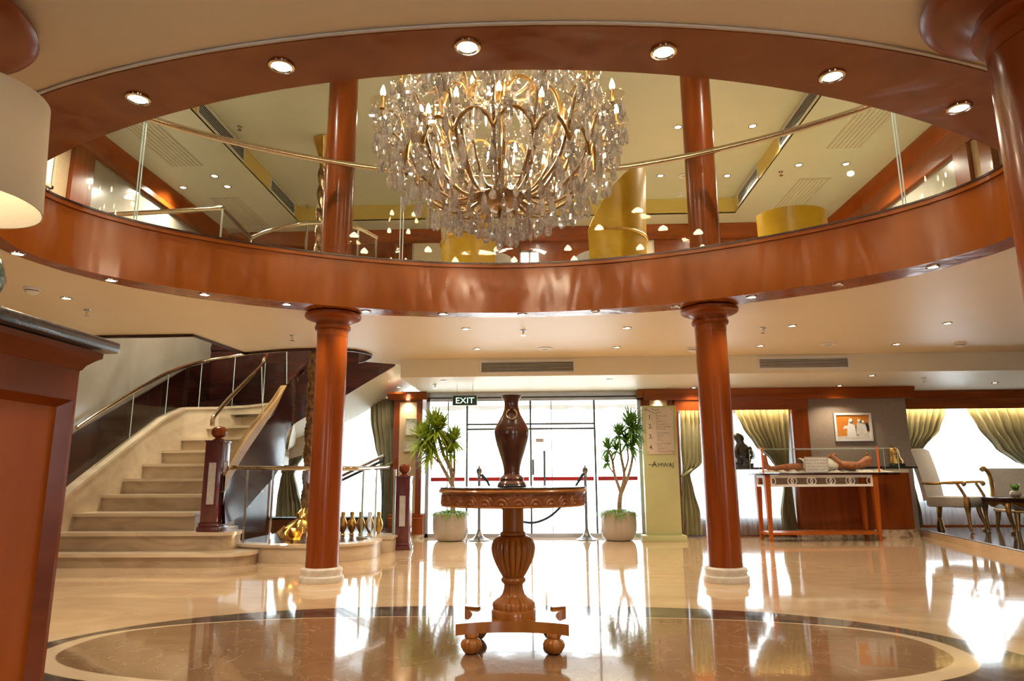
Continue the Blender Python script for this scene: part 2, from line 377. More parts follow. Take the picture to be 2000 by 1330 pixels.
# ------------------------------------------------------------------ ring of the opening
def ring_in(a,k=1.0,off=0):
    rho=1+.028*cos(4*a); return (-.18+(3.03*k+off)*rho*cos(a),4.107+(1.82*k+off)*rho*sin(a))
def ring_out(a,off=0): return (-.15+(3.27+off)*cos(a),4.08+(2.085+off)*sin(a))
NR=144
ANG=[2*PI*i/NR for i in range(NR)]
opening=[(-5.16,6.77),(-3.54,6.77),(-3.46,7.84),(-3.0,7.68),(-2.75,7.63),(-2.53,7.62),(-2.3,7.65),(-2.12,7.74),(-2.03,7.88),(-2.0,8.03),(-2.05,8.2),(-2.2,8.45),(-2.3,8.55),(-1.85,8.84),(-1.78,9.4),(-1.78,10.45),(-5.16,10.45)]
sm=plate([(-5.3,-4.0),(9.6,-4.0),(9.6,11.2),(-5.3,11.2)],[[ring_out(a,-.01) for a in ANG],opening],ZC,ZF-.02)
struct(sm.obj('ceiling',CREAM,ang=20))
sm=plate([(-5.3,-4.0),(9.6,-4.0),(9.6,11.2),(-5.3,11.2)],[[ring_out(a,-.01) for a in ANG],opening],ZF-.02,ZF)
f2=struct(sm.obj('floor',CARPET,ang=20)); f2.name='floor_upper'
# opening trim
mb=MB()
oo=opening[:13]
mb.ribbon([[(p[0],p[1],ZC-.03) for p in oo],[(p[0],p[1],ZF+.02) for p in oo]],(0,-.03,0)) 
struct(mb.obj('trim_1',DMAH))
# ring fascia and soffit (one timber beam)
mb=MB(); rows=[]
for z,fn in ((ZC-.012,'i'),(ZF+.005,'i'),(ZF+.005,'c'),(ZF+.035,'c'),(ZF+.035,'o'),(ZC-.012,'o')):
    rows.append([(*{'i':ring_in(a),'c':ring_in(a,1,-.015),'o':ring_out(a)}[fn],z) for a in ANG])
rows.append(rows[0]); mb.grid(rows,closed=True); bmesh.ops.remove_doubles(mb.bm,verts=mb.bm.verts[:],dist=1e-5)
struct(mb.obj('trim_2',FASC,ang=30))
mb=MB(); rows=[]
for z,o in ((ZF+.036,-.02),(ZF+.05,-.02),(ZF+.05,.06),(ZF+.036,.06),(ZF+.036,-.02)): rows.append([(*ring_in(a,1,o),z) for a in ANG])
mb.grid(rows,closed=True); bmesh.ops.remove_doubles(mb.bm,verts=mb.bm.verts[:],dist=1e-5); struct(mb.obj('trim_3',DMAH,ang=30))
# thin white reveal line where ceiling meets timber
mb=MB(); rows=[]
for z,o in ((ZC-.002,0),(ZC-.008,.0),(ZC-.008,.012),(ZC-.002,.012)): rows.append([(*ring_out(a,o+.001),z) for a in ANG])
mb.grid(rows,closed=True); struct(mb.obj('trim_4',WHITE,ang=30))
# ring railing
rl=thing('balcony_railing','curved glass balustrade with brass handrail around the oval ceiling opening','railing',(-.18,4.107,ZF+.05))
IL=Matrix.Translation((.18,-4.107,-(ZF+.05)))
mb=MB(); mb.M=IL; mb.tube([(*ring_in(a,1,.035),3.615) for a in ANG],.027,12,closed=True); mb.obj('handrail',BRASS,rl)
def _ra(px,py): q=atZ(px,py,ZF+.05); return math.atan2((q.y-4.107)/1.82,(q.x+.18)/3.03)
cuts=[_ra(1772,403),_ra(780,511),_ra(262,433)]; cuts=cuts+[R(200),R(240),R(290),R(335),cuts[0]+2*PI]
for a0,a1 in zip(cuts[:-1],cuts[1:]):
    n=max(6,int((a1-a0)/R(3))); A=[a0+R(.25)+(a1-a0-R(.5))*i/n for i in range(n+1)]
    mb=MB(); mb.M=IL
    r0=[(*ring_in(a,1,.03),ZF+.05) for a in A]; r1=[(*ring_in(a,1,.03),3.59) for a in A]; mb.grid([r0,r1]); g=mb.obj('glass_panel',GLASS,rl)
    e=MB(); e.M=IL
    for a in (A[0],A[-1]):
        p=ring_in(a,1,.03); e.box((p[0]-.0035,p[1]-.0035,ZF+.05),(p[0]+.0035,p[1]+.0035,3.59)); e.obj('panel_edge',EDGEG,g); e=MB(); e.M=IL

# ------------------------------------------------------------------ shell
fl=plate([(-5.3,-4.0),(9.6,-4.0),(9.6,11.2),(-5.3,11.2)],[],-.1,0); struct(fl.obj('floor',FLOORM))
# raised lounge floor
P0=(5.40,10.75); P1=(4.79,7.31)
mb=MB(); mb.prism([(5.33,10.75),(5.40,10.5),(4.79,7.31),(4.2,4.3),(9.5,4.3),(9.5,10.75)],0.001,.08); struct(mb.obj('floor_lounge',DFLOOR))
mb=MB(); mb.tube([(5.39,10.5,.082),(4.78,7.31,.082),(4.19,4.3,.082)],.012,8); struct(mb.obj('trim_5',ALU))
mb=MB(); mb.ribbon([[(5.385,10.5,.0),(4.775,7.31,.0),(4.185,4.3,.0)],[(5.385,10.5,.078),(4.775,7.31,.078),(4.185,4.3,.078)]],(-.006,0,0)); struct(mb.obj('trim_31',RISERC))
# left wall, back and right walls
sbox('wall_left',(-5.3,-4,0),(-5.1,10.6,ZUL+.3),GREYU)
sbox('wall_right',(9.5,-4,0),(9.7,11.2,ZC),BEIGEW)
def wall_openings(name,x0,x1,z0,z1,y,th,holes,mat):
    """wall in the plane y with rectangular holes (x0,x1,z0,z1)"""
    xs=sorted({x0,x1}|{h[0] for h in holes}|{h[1] for h in holes}); zs=sorted({z0,z1}|{h[2] for h in holes}|{h[3] for h in holes}); mb=MB()
    for i in range(len(xs)-1):
        for j in range(len(zs)-1):
            cx=(xs[i]+xs[i+1])/2; cz=(zs[j]+zs[j+1])/2
            if any(h[0]<cx<h[1] and h[2]<cz<h[3] for h in holes): continue
            mb.box((xs[i],y,zs[j]),(xs[i+1],y+th,zs[j+1]))
    return struct(mb.obj(name,mat))
# lobby back wall behind camera with openings added to let in fill light
wall_openings('wall_front',-5.3,9.6,0,ZUL+.3,-4.1,.15,[(-4.6,-3.2,.7,2.0),(1.0,2.2,.7,2.0),(5,6.6,.7,2.0),(-1.2,.6,3.3,4.3)],BEIGEW)
# far walls, lower storey
wall_openings('wall_back_stair',-5.3,-2.12,0,ZUL,10.4,.15,[(-4.1,-2.2,.26,2.0)],MAH)
wall_openings('wall_back_post',1.47,1.98,0,ZL,10.06,.2,[],MAH)
wall_openings('wall_back_middle',1.98,3.84,0,ZL,10.16,.12,[(2.02,3.6,.22,1.76)],MAH)
sbox('wall_back_panel',(3.82,10.06,0),(5.24,10.3,ZL),GREYW)
sbox('wall_back_return',(5.10,10.3,0),(5.24,11.0,ZL),GREYW)
wall_openings('wall_back_lounge',5.24,9.6,0,ZL,10.95,.12,[(5.55,9.2,.42,1.9)],MAH)
wall_openings('wall_back_door',-1.72,1.49,2.0,ZL,10.1,.12,[],ALU)
# low ceiling and beam
mb=MB(); mb.prism([(-1.72,8.45),(9.6,8.45),(9.6,11.1),(-1.72,11.1)],ZL,ZC-.001)
struct(mb.obj('ceiling_low',CREAM2))
# slanted plaster corner next to the stair
mb=MB(); mb.prismX([(8.45,ZC),(8.45,ZL),(10.1,ZL),(10.1,ZC)],-1.74,-1.72); struct(mb.obj('ceiling_return',CREAM2))
# cornices (mahogany)
def cornice(name,x0,x1,y,zt,mat=MAHH,d=.10,h=.16):
    mb=MB(); prof=[(y,zt),(y-d,zt),(y-d,zt-.03),(y-d*.75,zt-.05),(y-d*.45,zt-.10),(y-d*.35,zt-h),(y,zt-h)]
    mb.prismX(prof,x0,x1); return struct(mb.obj(name,mat))
cornice('trim_6',1.50,5.30,9.94,ZL-.001,d=.06)
sbox('trim_33',(3.82,9.94,ZL-.15),(5.30,10.06,ZL-.002),MAHH); sbox('trim_34',(1.50,9.94,ZL-.15),(3.82,10.06,ZL-.002),MAHH)
cornice('trim_7',5.24,9.6,10.50,ZL-.001,d=.07,h=.11)
sbox('trim_8',(1.93,9.94,1.76),(3.82,9.96,ZL-.15),MAHH); sbox('trim_32',(1.93,9.96,1.86),(3.82,10.06,ZL-.15),MAHH)      # valance over middle window
sbox('trim_9',(5.26,10.50,1.80),(9.6,10.54,ZL-.002),MAHH)      # lounge valance
sbox('trim_10',(3.60,10.0,0),(3.83,10.06,ZL-.15),MAH)
# pilasters
def pilaster(name,x0,x1,y,lab):
    t=struct(MB().box((x0,y,.30),(x1,y+.35,1.96)).obj(name,MAH))
    c=(x0+x1)/2
    i=MB().box((x0+.085,y-.004,.34),(x1-.085,y+.0,1.92)).obj('inset_panel',BEIGEW,t)
    p=MB(); p.prismX([(y-.06,.05),(y-.06,.27),(y-.03,.29),(y-.03,.31),(y,.33),(y+.35,.33),(y+.35,.05)],x0-.04,x1+.04); p.obj('plinth',MAH,t)
    MB().box((x0-.05,y-.07,0),(x1+.05,y+.35,.05)).obj('plinth_base',MOTT,t)
    q=MB(); q.prismX([(y+.35,ZL-.001),(y-.10,ZL-.001),(y-.10,ZL-.03),(y-.05,ZL-.07),(y-.03,ZL-.11),(y+.35,ZL-.11)],x0-.09,x1+.07); q.obj('crown',MAHH,t)
    return t
pilaster('trim_11',-2.14,-1.72,10.0,'l')
pilaster('trim_12',1.50,1.92,10.0,'r')

# upper storey walls and ceilings
UH=[(-3.69,-2.5),(2.98,-2.5),(2.98,9.9),(-3.69,9.9)]
struct(plate([(-5.3,-4.1),(4.75,-4.1),(4.75,10.6),(-5.3,10.6)],[UH],ZUL,ZUL+.02).obj('ceiling_upper_side',UPCEIL))
sbox('ceiling_upper',(-3.8,-2.6,ZUH),(3.1,10.0,ZUH+.05),UPCEIL)
mb=MB(); mb.grid([[(*p,ZUL) for p in UH],[(*p,ZUH) for p in UH]],closed=True); struct(mb.obj('ceiling_upper_band',UPBAND))
mb=MB(); mb.box((-3.69,9.9,ZUL-.003),(2.98,9.93,ZUL+.25)); 
sbox('wall_upper_right',(4.62,-4,ZF),(4.75,10.6,ZUL+.3),GREYU)
wa=atY(1015,488,10.45); wb=atY(1054,530,10.45)
wall_openings('wall_upper_back',-5.1,4.7,ZF,ZUL,10.45,.12,[(wa.x,wb.x,wb.z,wa.z)],MAH)
# cornice bands on the upper side walls
for sx,nm in ((-1,'trim_13'),(1,'trim_14')):
    X=-5.1 if sx<0 else 4.62
    mb=MB(); pr=[(0,ZUL-.001),(.15,ZUL-.001),(.15,ZUL-.04),(.09,ZUL-.12),(.07,ZUL-.16),(.06,ZUL-.17),(.06,ZUL-(.24 if sx<0 else .42)),(0,ZUL-(.24 if sx<0 else .42))]
    mb.prismY([(X-sx*a,b) for a,b in pr],-4,10.45); struct(mb.obj(nm,MAHH))
mb=MB(); mb.prismX([(10.45,ZUL-.001),(10.30,ZUL-.001),(10.30,ZUL-.04),(10.39,ZUL-.16),(10.39,ZUL-.2),(10.45,ZUL-.2)],-5.1,4.62); struct(mb.obj('trim_15',MAHH))
# pilasters upstairs left and right
for i,(px0,px1,py,X) in enumerate(((130,172,340,-5.1),(1872,1902,300,4.62),(1925,1950,300,4.62))):
    a=atX(px0,py,X).y; b=atX(px1,py,X).y; a,b=min(a,b),max(a,b); s=1 if X<0 else -1
    sbox('trim_%d'%(16+i),(X,a,ZF),(X+s*.07,b,ZUL-(.24 if X<0 else .42)),MAH)
# beige wall part nearer than the left pilaster
ya=atX(130,340,-5.1).y; sbox('wall_upper_left',(-5.1,-4,ZF),(-5.08,ya,ZUL-.24),BEIGEW)
ya=atX(1902,300,4.62).y; yb=atX(1925,300,4.62).y; sbox('wall_upper_right_panel',(4.60,min(ya,yb),ZF),(4.62,max(ya,yb),ZUL-.42),BEIGEW)

# ------------------------------------------------------------------ outdoors
g=sbox('ground_outside',(-30,11.2,-.12),(30,60,-.05),GROUND)
g=sbox('ground_behind',(-30,-40,-.12),(30,-4.1,-.05),GROUND)
# awning outside the doors
mb=MB(); rows=[[],[],[]]
for i in range(121):
    x=-3.2+6.4*i/120; s_=abs(sin(x*PI/.62)); rows[0].append((x,11.3,2.30)); rows[1].append((x,11.9,2.06)); rows[2].append((x,11.92,2.03-.05*s_))
mb.ribbon(rows,(0,.01,-.01)); tag(mb.obj('awning',CANVAS),'white canvas awning with scalloped edge outside the glass doors','awning')

# ------------------------------------------------------------------ glass entrance doors
ent=thing('entrance_glazing','silver framed glass entrance doors with red tape stripe, between the potted trees','door',(-.12,10.12,0))
def rel(o): return Matrix.Translation(-Vector(o.location))
def part(nm,mat,par,fn,**k):
    mb=MB(); mb.M=Matrix.Rotation(-par.rotation_euler[2],4,'Z')@Matrix.Translation(-Vector(par.location)) if par.rotation_euler[2] else rel(par); fn(mb); return mb.obj(nm,mat,par,**k)
XL,XR=-1.68,1.47
def _fr(mb):
    mb.box((XL,10.10,1.94),(XR,10.16,2.0)); mb.box((XL,10.10,0),(XR,10.16,.05))
    mb.box((XL,10.10,0),(XL+.05,10.16,2.0)); mb.box((XR-.05,10.10,0),(XR,10.16,2.0))
part('frame',ALU,ent,_fr)
ms=[atY(x,900,10.13).x for x in (912,1037,1163)]
for x in ms: part('mullion',DALU,ent,lambda mb: mb.box((x-.013,10.105,.05),(x+.013,10.155,1.94)))
x=atY(1078,900,10.13).x; part('door_edge',DALU,ent,lambda mb: mb.box((x-.005,10.12,.05),(x+.005,10.14,1.94)))
x=atY(875,850,10.13).x; part('door_edge',DALU,ent,lambda mb: mb.box((x-.006,10.12,.05),(x+.006,10.14,1.94)))
for y in (828,837.5):
    z=atY(1040,y,10.1).z; part('crossbar',DALU,ent,lambda mb: mb.box((ms[0],10.09,z-.013),(ms[2],10.115,z+.013)))
xs=[XL+.05]+ms+[XR-.05]
for a,b in zip(xs[:-1],xs[1:]):
    part('glass_pane',GLASS,ent,lambda mb: mb.grid([[(a,10.13,.05),(b,10.13,.05)],[(a,10.13,1.94),(b,10.13,1.94)]]))
    z=atY((a+b)*60+1040,936,10.1).z
    part('red_stripe',RED,ent,lambda mb: mb.box((a+.03,10.112,.782),(b-.03,10.126,.838)))
for px,y0,y1 in ((1063,880,950),(1041,897,928)):
    a=atY(px,y0,10.05); b=atY(px,y1,10.05)
    part('door_handle',DCHR,ent,lambda mb: (mb.tube([(a.x,10.05,a.z),(a.x,10.05,b.z)],.018,10),mb.tube([(a.x,10.05,a.z-.03),(a.x,10.12,a.z-.03)],.008,8),mb.tube([(a.x,10.05,b.z+.03),(a.x,10.12,b.z+.03)],.008,8)))
a=atY(1054,860,10.11)
lp=part('door_plate',WHITE,ent,lambda mb: mb.box((a.x-.06,10.11,a.z-.028),(a.x+.06,10.116,a.z+.028)))
part('door_track',DARK,ent,lambda mb: mb.box((XL,10.07,1.985),(XR,10.10,2.0)))

# windows
def window(name,x0,x1,z0,z1,y,nm):
    w=struct(MB().box((x0,y,z0-.03),(x1,y+.10,z0)).obj(name,WHITE))
    mb=MB()
    for k in range(nm+1):
        x=x0+(x1-x0)*k/nm; mb.box((x-.02,y+.04,z0),(x+.02,y+.08,z1))
    mb.box((x0,y+.04,z0),(x1,y+.08,z0+.03)); mb.box((x0,y+.04,z1-.03),(x1,y+.08,z1)); mb.obj('window_frame',WHITE,w)
    m2=MB(); m2.grid([[(x0,y+.06,z0),(x1,y+.06,z0)],[(x0,y+.06,z1),(x1,y+.06,z1)]]); m2.obj('window_glass',GLASS,w)
window('window_1',-4.1,-2.2,.26,2.0,10.4,2)
window('window_2',2.02,3.6,.22,1.76,10.16,2)
window('window_3',5.55,9.2,.42,1.9,10.95,3)
window('window_4',wa.x,wb.x,wb.z,wa.z,10.46,2)

# ------------------------------------------------------------------ columns
def column_parts(t,s=1.0,shaft=.135,base=True,top=ZUH):
    """t at floor; local coordinates"""
    k=shaft
    mb=MB(); mb.lathe([(k*1.02,.115),(k,.16),(k,1.2),(k*.985,ZC-.22)],40); mb.obj('shaft',MAH,t)
    mb=MB(); mb.lathe([(k*1.0,ZC-.225),(k*1.0,ZC-.165),(k*1.13,ZC-.160),(k*1.17,ZC-.145),(k*1.15,ZC-.130),(k*1.08,ZC-.122),(k*1.10,ZC-.10),(k*1.22,ZC-.082),(k*1.42,ZC-.070),(k*1.62,ZC-.066),(k*1.78,ZC-.056),(k*1.84,ZC-.040),(k*1.82,ZC-.024),(k*1.70,ZC-.014),(k*1.3,ZC-.012)],48); mb.obj('capital',MAHH,t)
    mb=MB(); mb.lathe([(k*1.33,0),(k*1.37,.02),(k*1.34,.045),(k*1.24,.055),(k*1.22,.07),(k*1.27,.085),(k*1.25,.105),(k*1.1,.115),(k*1.0,.118)],48); mb.obj('base',WMARB,t)
    mb=MB(); mb.lathe([(k,ZC-.02),(k,ZUL+.2)],40); mb.obj('upper_shaft',MAH,t)
for lab,px in (('mahogany round column in front of the staircase',628),('mahogany round column in front of the glass display table',1418)):
    p=atY(px,1125,5.93); t=thing('column',lab,'column',(p.x,5.93,0)); column_parts(t)
for lab,x,y in (('near mahogany column with wide capital by the picture\'s right edge',1.545,1.86),('near mahogany column partly hidden behind the white lampshade',-1.93,1.78)):
    t=thing('column',lab,'column',(x,y,0)); column_parts(t,shaft=.19)

# ------------------------------------------------------------------ staircase
st=thing('staircase','curving cream marble staircase with mahogany outer side, rising to the upper floor','staircase',(-4.2,6.95,0))
sz=[.13+.18*i for i in range(10)]
YN=[6.80,7.05,7.30,7.74,8.12,8.50,8.82,9.12,9.42,9.72]
def Yn(i): return YN[i]
XR_=[-2.87,-3.12,-3.5,-3.5,-3.5,-3.5,-3.5,-3.5,-3.5]
def steppoly(i):
    y0=Yn(i); yb=10.1
    if i==0: 
        return [(-5.08,y0),(-3.15,y0)]+[(-3.15+.27*sin(R(a)),y0+.30-.30*cos(R(a))) for a in range(10,181,15)]+[(-3.3,y0+.62),(-3.3,y0+1.0),(-5.08,y0+1.0)]
    if i==1:
        return [(-5.08,y0),(-3.30,y0)]+[(-3.30+.16*sin(R(a)),y0+.22-.22*cos(R(a))) for a in range(10,181,15)]+[(-3.4,y0+.5),(-3.5,y0+1.0),(-5.08,y0+1.0)]
    xl=-4.97; 
    if i>=6:  # winders: nosing line swings round
        k=i-5; return [(-5.0,y0+.10*k),(-3.66,y0-.03*k),(-3.66,9.98),(-5.0,9.98)]
    xr=-3.66; return [(-5.0,y0),(xr,y0),(xr,y0+1.0),(-5.0,y0+1.0)]
for i in range(10):
    P=steppoly(i); mb=MB(); mb.M=rel(st); z=sz[i]; zl=max(0,z-.36)
    cx=sum(p[0] for p in P)/len(P)
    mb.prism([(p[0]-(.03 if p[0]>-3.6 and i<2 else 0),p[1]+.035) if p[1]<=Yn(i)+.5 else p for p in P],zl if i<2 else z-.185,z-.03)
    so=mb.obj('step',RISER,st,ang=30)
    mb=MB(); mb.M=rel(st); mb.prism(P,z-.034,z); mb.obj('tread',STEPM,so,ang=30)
# left string wall with marble cap, following the stair, and back wall of the landing
def cappath(pts,w,th,nm,mat):
    mb=MB(); mb.M=rel(st); rows=[]
    for (x,y,z,nx,ny) in pts: rows.append([(x,y,z),(x+nx*w,y+ny*w,z),(x+nx*w,y+ny*w,z-th),(x,y,z-th),(x,y,z)])
    mb.grid(rows); return mb.obj(nm,mat,st)
Lp=[(atX(198,925,-4.97).y,)]
lp=[(-4.97,6.95,.56),(-4.97,7.45,.86),(-4.97,8.2,1.27),(-4.97,8.9,1.64),(-4.93,9.35,1.82),(-4.7,9.75,1.86),(-4.3,9.95,1.90),(-3.9,10.05,1.96),(-3.4,10.1,2.10)]
mb=MB(); mb.M=rel(st); mb.ribbon([[(x,y,max(0,z-.9)) for x,y,z in lp],[(x,y,z-.03) for x,y,z in lp]],(-.10,.05,0)); mb.obj('string_wall',STEPM,st)
nrm=[(-1,0)]*4+[(-.9,.4),(-.6,.8),(-.3,1),(-.2,1),(0,1)]
mb=MB(); mb.M=rel(st); rows=[]
for (x,y,z),(a,b) in zip(lp,nrm): rows.append([(x-a*.02,y-b*.02,z),(x+a*.13,y+b*.13,z),(x+a*.13,y+b*.13,z-.035),(x-a*.02,y-b*.02,z-.035),(x-a*.02,y-b*.02,z)])
mb.grid(rows); mb.obj('string_cap',STEPM,st)
# outer (open side) mahogany string
def pt(px,py,Y): return atY(px,py,Y)
bot=[pt(440,1024,7.2),pt(470,1006,7.5),pt(500,971,7.9),pt(541,923,8.5),pt(555,892,8.9),pt(562,848,9.2),pt(575,828,9.4),pt(605,810,9.45),pt(670,775,9.5),pt(720,745,9.55),pt(772,714,9.6)]
top=[pt(437,930,7.2),pt(452,905,7.5),pt(478,862,7.9),pt(515,812,8.5),pt(538,783,8.9),pt(553,760,9.2),pt(575,732,9.4),pt(600,708,9.45),pt(640,690,9.5),pt(700,680,9.55),pt(772,690,9.6)]
bs=smooth_path(bot,5); ts=smooth_path(top,5)
mb=MB(); mb.M=rel(st)
rows=[[b.lerp(t_,k/4) for b,t_ in zip(bs,ts)] for k in range(5)]
mb.ribbon(rows,(-.05,.04,0)); mb.obj('outer_string',DMAH,st,ang=60)
# tan cap on the string
mb=MB(); mb.M=rel(st); rows=[]
nn=27
for i_,(b,t_) in enumerate(list(zip(bs,ts))[:nn]):
    hh=.165*(1-(i_/(nn-1))**2.2)+.012; a_=t_+Vector((.035,-.035,.012)); rows.append([a_,a_+Vector((-.09,.02,0)),a_+Vector((-.09,.02,-hh)),a_+Vector((0,0,-hh)),a_])
mb.grid(rows); mb.obj('string_cap',TANW,st)
mb=MB(); mb.M=rel(st); rows=[]
for i_,(b,t_) in enumerate(list(zip(bs,ts))[:nn+8]):
    hh=.165*max(0,1-(i_/(nn-1))**2.2)+.012; a_=t_+Vector((.03,-.03,.012-hh)); rows.append([a_,a_+Vector((0,0,-.13*max(.2,1-(i_/nn)**2)))])
mb.ribbon(rows,(-.03,.02,0)); mb.obj('string_band',DMAH,st)
mb=MB(); mb.M=rel(st); mb.prismX([(7.55,.0),(9.3,.0),(9.3,1.05),(8.5,.80),(7.55,.26)],-3.70,-3.67); mb.obj('understair_panel',DMAH,st)
# cream plaster underside of the upper flight
nb=[pt(565,868,9.25),pt(575,828,9.42),pt(605,810,9.47),pt(670,775,9.52),pt(720,745,9.57),pt(772,716,9.62),pt(800,705,9.65)]
fb=[pt(560,885,10.35),pt(580,870,10.35),pt(640,842,10.35),pt(700,812,10.35),pt(745,785,10.35),pt(775,770,10.35),pt(805,752,10.35)]
mb=MB(); mb.M=rel(st); mb.ribbon([nb,fb],(0,0,.05)); mb.obj('soffit',CREAM2,st)
# dark panelling behind the landing
mb=MB(); a=pt(357,678,10.3); b=pt(360,800,10.3); c=pt(590,690,10.3)
mb.box((a.x,10.30,1.2),(c.x+.3,10.395,a.z+.25)); mb.box((c.x+.3,10.30,2.25),(-2.2,10.395,a.z+.25)); 
for k in range(6): mb.box((a.x+.02+k*.32,10.29,1.5),(a.x+.04+k*.32,10.30,a.z-.1))
mb.box((a.x,10.28,a.z-.06),(-2.2,10.30,a.z)); struct(mb.obj('wall_back_panelling',DMAH))
# slanted dark dado on the left wall
mb=MB(); mb.prismX([(6.6,0),(10.3,0),(10.3,2.62),(9.6,2.42),(6.6,.98)],-5.1,-5.07); struct(mb.obj('trim_30',DMAH))
# stair railings
t=thing('stair_railing','brass handrail with clear glass on the outer side of the stairs, above the newel post','railing',(-3.5,7.2,1.3))
hp=[pt(415,832,7.2),pt(416,818,7.22),pt(424,806,7.35),pt(446,780,7.7),pt(480,745,8.2),pt(512,712,8.7),pt(517,700,8.8),pt(528,686,9.2)]
part('handrail',BRASS,t,lambda mb: mb.tube(smooth_path(hp,5),.024,12))
gl=[(pt(425,925,7.35),pt(427,806,7.35)),(pt(472,868,7.9),pt(468,764,7.9)),(pt(513,815,8.5),pt(511,716,8.5))]
part('glass_panel',SMOKE,t,lambda mb: mb.grid([[a[0] for a in gl],[a[1] for a in gl]]))
g2=[(pt(516,812,8.55),pt(516,706,8.55)),(pt(560,755,9.3),pt(560,670,9.3))]
part('glass_panel',SMOKE,t,lambda mb: mb.grid([[a[0] for a in g2],[a[1] for a in g2]]))
for a,b in (gl[-1],g2[-1]): part('panel_edge',EDGEG,t,lambda mb: mb.tube([a,b],.006,6))
t=thing('stair_railing','brass handrail with dark reflecting glass on the wall side of the stairs','railing',(-5.0,7.0,.9))
wp=[atX(150,835,-5.03),atX(198,803,-5.03),atX(262,764,-5.03),atX(330,727,-5.03),pt(395,706,9.8),pt(460,695,10.0),pt(520,685,10.1)]
part('handrail',BRASS,t,lambda mb: mb.tube(smooth_path(wp,5),.024,12))
bp=[(-5.02,7.0,.62),(-5.02,7.45,.86),(-5.02,8.2,1.27),(-5.0,8.9,1.64),(-4.97,9.35,1.82),(-4.75,9.8,1.86),(-4.3,10.0,1.90),(-3.9,10.1,1.96)]
for k in range(5):
    a,b=wp[k+1],wp[k+2] if k+2<len(wp) else wp[-1]
    def low(p):
        best=min(bp,key=lambda q:abs(q[1]-p.y)+abs(q[0]-p.x)*.3); return Vector((p.x,p.y,best[2]))
    part('glass_panel',SMOKE,t,lambda mb: mb.grid([[low(a),low(b)],[a,b]]))
    part('panel_edge',EDGEG,t,lambda mb: mb.tube([low(b),b],.005,6))

# newel posts
def newel(loc,lab,h,w,grp=None):
    t=thing('newel_post',lab,'post',loc)
    mb=MB(); mb.box((-w*.62,-w*.62,0),(w*.62,w*.62,.05),.008); mb.box((-w*.56,-w*.56,.05),(w*.56,w*.56,.09),.01); mb.obj('base',PURP,t)
    mb=MB(); mb.box((-w/2,-w/2,.09),(w/2,w/2,h-.17),.006)
    mb.obj('shaft',PURP,t)
    mb=MB(); mb.box((-w*.54,-w*.54,h-.17),(w*.54,w*.54,h-.15),.005); mb.obj('cap',PURP,t)
    mb=MB(); mb.lathe([(w*.34,h-.15),(w*.32,h-.14),(w*.2,h-.128),(w*.2,h-.12),(w*.33,h-.105),(w*.41,h-.08),(w*.43,h-.055),(w*.38,h-.025),(w*.25,h-.006),(w*.02,h)],24); mb.obj('ball_finial',MAH,t)
    for k in range(4):
        mb=MB(); mb.M=Matrix.Rotation(k*PI/2,4,'Z'); z0,z1=.27,h-.38
        mb.box((-w*.30,-w*.515,z0),(-w*.22,-w*.50,z1)); mb.box((w*.22,-w*.515,z0),(w*.30,-w*.50,z1)); mb.box((-w*.30,-w*.515,z0-.02),(w*.30,-w*.50,z0)); mb.box((-w*.30,-w*.515,z1),(w*.30,-w*.50,z1+.02))
        f=mb.obj('panel_frame',PURP,t)
        mb=MB(); mb.M=Matrix.Rotation(k*PI/2,4,'Z'); mb.box((-w*.21,-w*.508,z0+.002),(w*.21,-w*.50,z1-.002)); mb.obj('frosted_panel',FROST,f)
    return t
newel((atY(412,1035,7.22).x,7.24,.31),'plum wooden newel post with frosted panels on the second marble step',1.08,.185)
newel((atY(786,1074,8.45).x,8.47,0),'plum wooden newel post standing on the floor beside the glass enclosure',1.01,.17)

# ------------------------------------------------------------------ raised stairwell curb, glass and rope column
cb=thing('stairwell_curb','low curved cream marble curb enclosing the rope column','curb',(-2.5,7.8,0))
arc=[(-3.42,7.42)]+[(-2.55+.77*cos(R(a)),7.92+.80*sin(R(a))) for a in range(-150,21,10)]+[(-1.80,8.45)]
arc=[(-3.35,7.44),(-3.1,7.3),(-2.85,7.2),(-2.55,7.15),(-2.3,7.16),(-2.08,7.24),(-1.92,7.38),(-1.82,7.56),(-1.79,7.75),(-1.82,7.95),(-1.95,8.1),(-2.05,8.2)]
arc=[tuple(p)[:2] for p in smooth_path([(x,y,0) for x,y in arc],4)]
inner=[(x+( -2.55-x)*.2,y+(8.0-y)*.2) for x,y in arc]
def curbseg(mb,z0,z1,o):
    A=[(x+(x+2.55)*o,y+(y-8.0)*o) for x,y in arc]
    rows=[[(*p,z0) for p in A],[(*p,z1) for p in A],[(*p,z1) for p in inner],[(*p,z0) for p in inner]]
    mb.grid(rows)
part('curb_wall',STEPM,cb,lambda mb: curbseg(mb,.001,.15,0),ang=50)
part('curb_cap',STEPM,cb,lambda mb: curbseg(mb,.15,.175,.03),ang=50)
part('curb_block',STEPM,cb,lambda mb: (mb.box((-2.02,8.1,0.001),(-1.73,8.62,.15)),mb.box((-2.05,8.08,.15),(-1.71,8.64,.175))))
part('curb_floor',DMAH,cb,lambda mb: mb.prism([(-3.4,7.5)]+inner[3:]+[(-2.05,8.6),(-2.05,10.3),(-3.4,10.3)],.10,.155))
t=thing('glass_enclosure','glass balustrade with flat bronze rail on the curved marble curb','railing',(-2.5,7.7,.17))
rp=[pt(457,913,7.5),pt(520,914,7.22),pt(600,914.5,7.1),pt(680,915,7.22),pt(725,914,7.7),pt(758,912,8.2)]
rp=smooth_path(rp,6)
part('handrail',BRASS,t,lambda mb: mb.tube(rp,.026,12,flat=(1,.9)))
ga=[(x+(-2.55-x)*.09,y+(8.0-y)*.09) for x,y in arc]
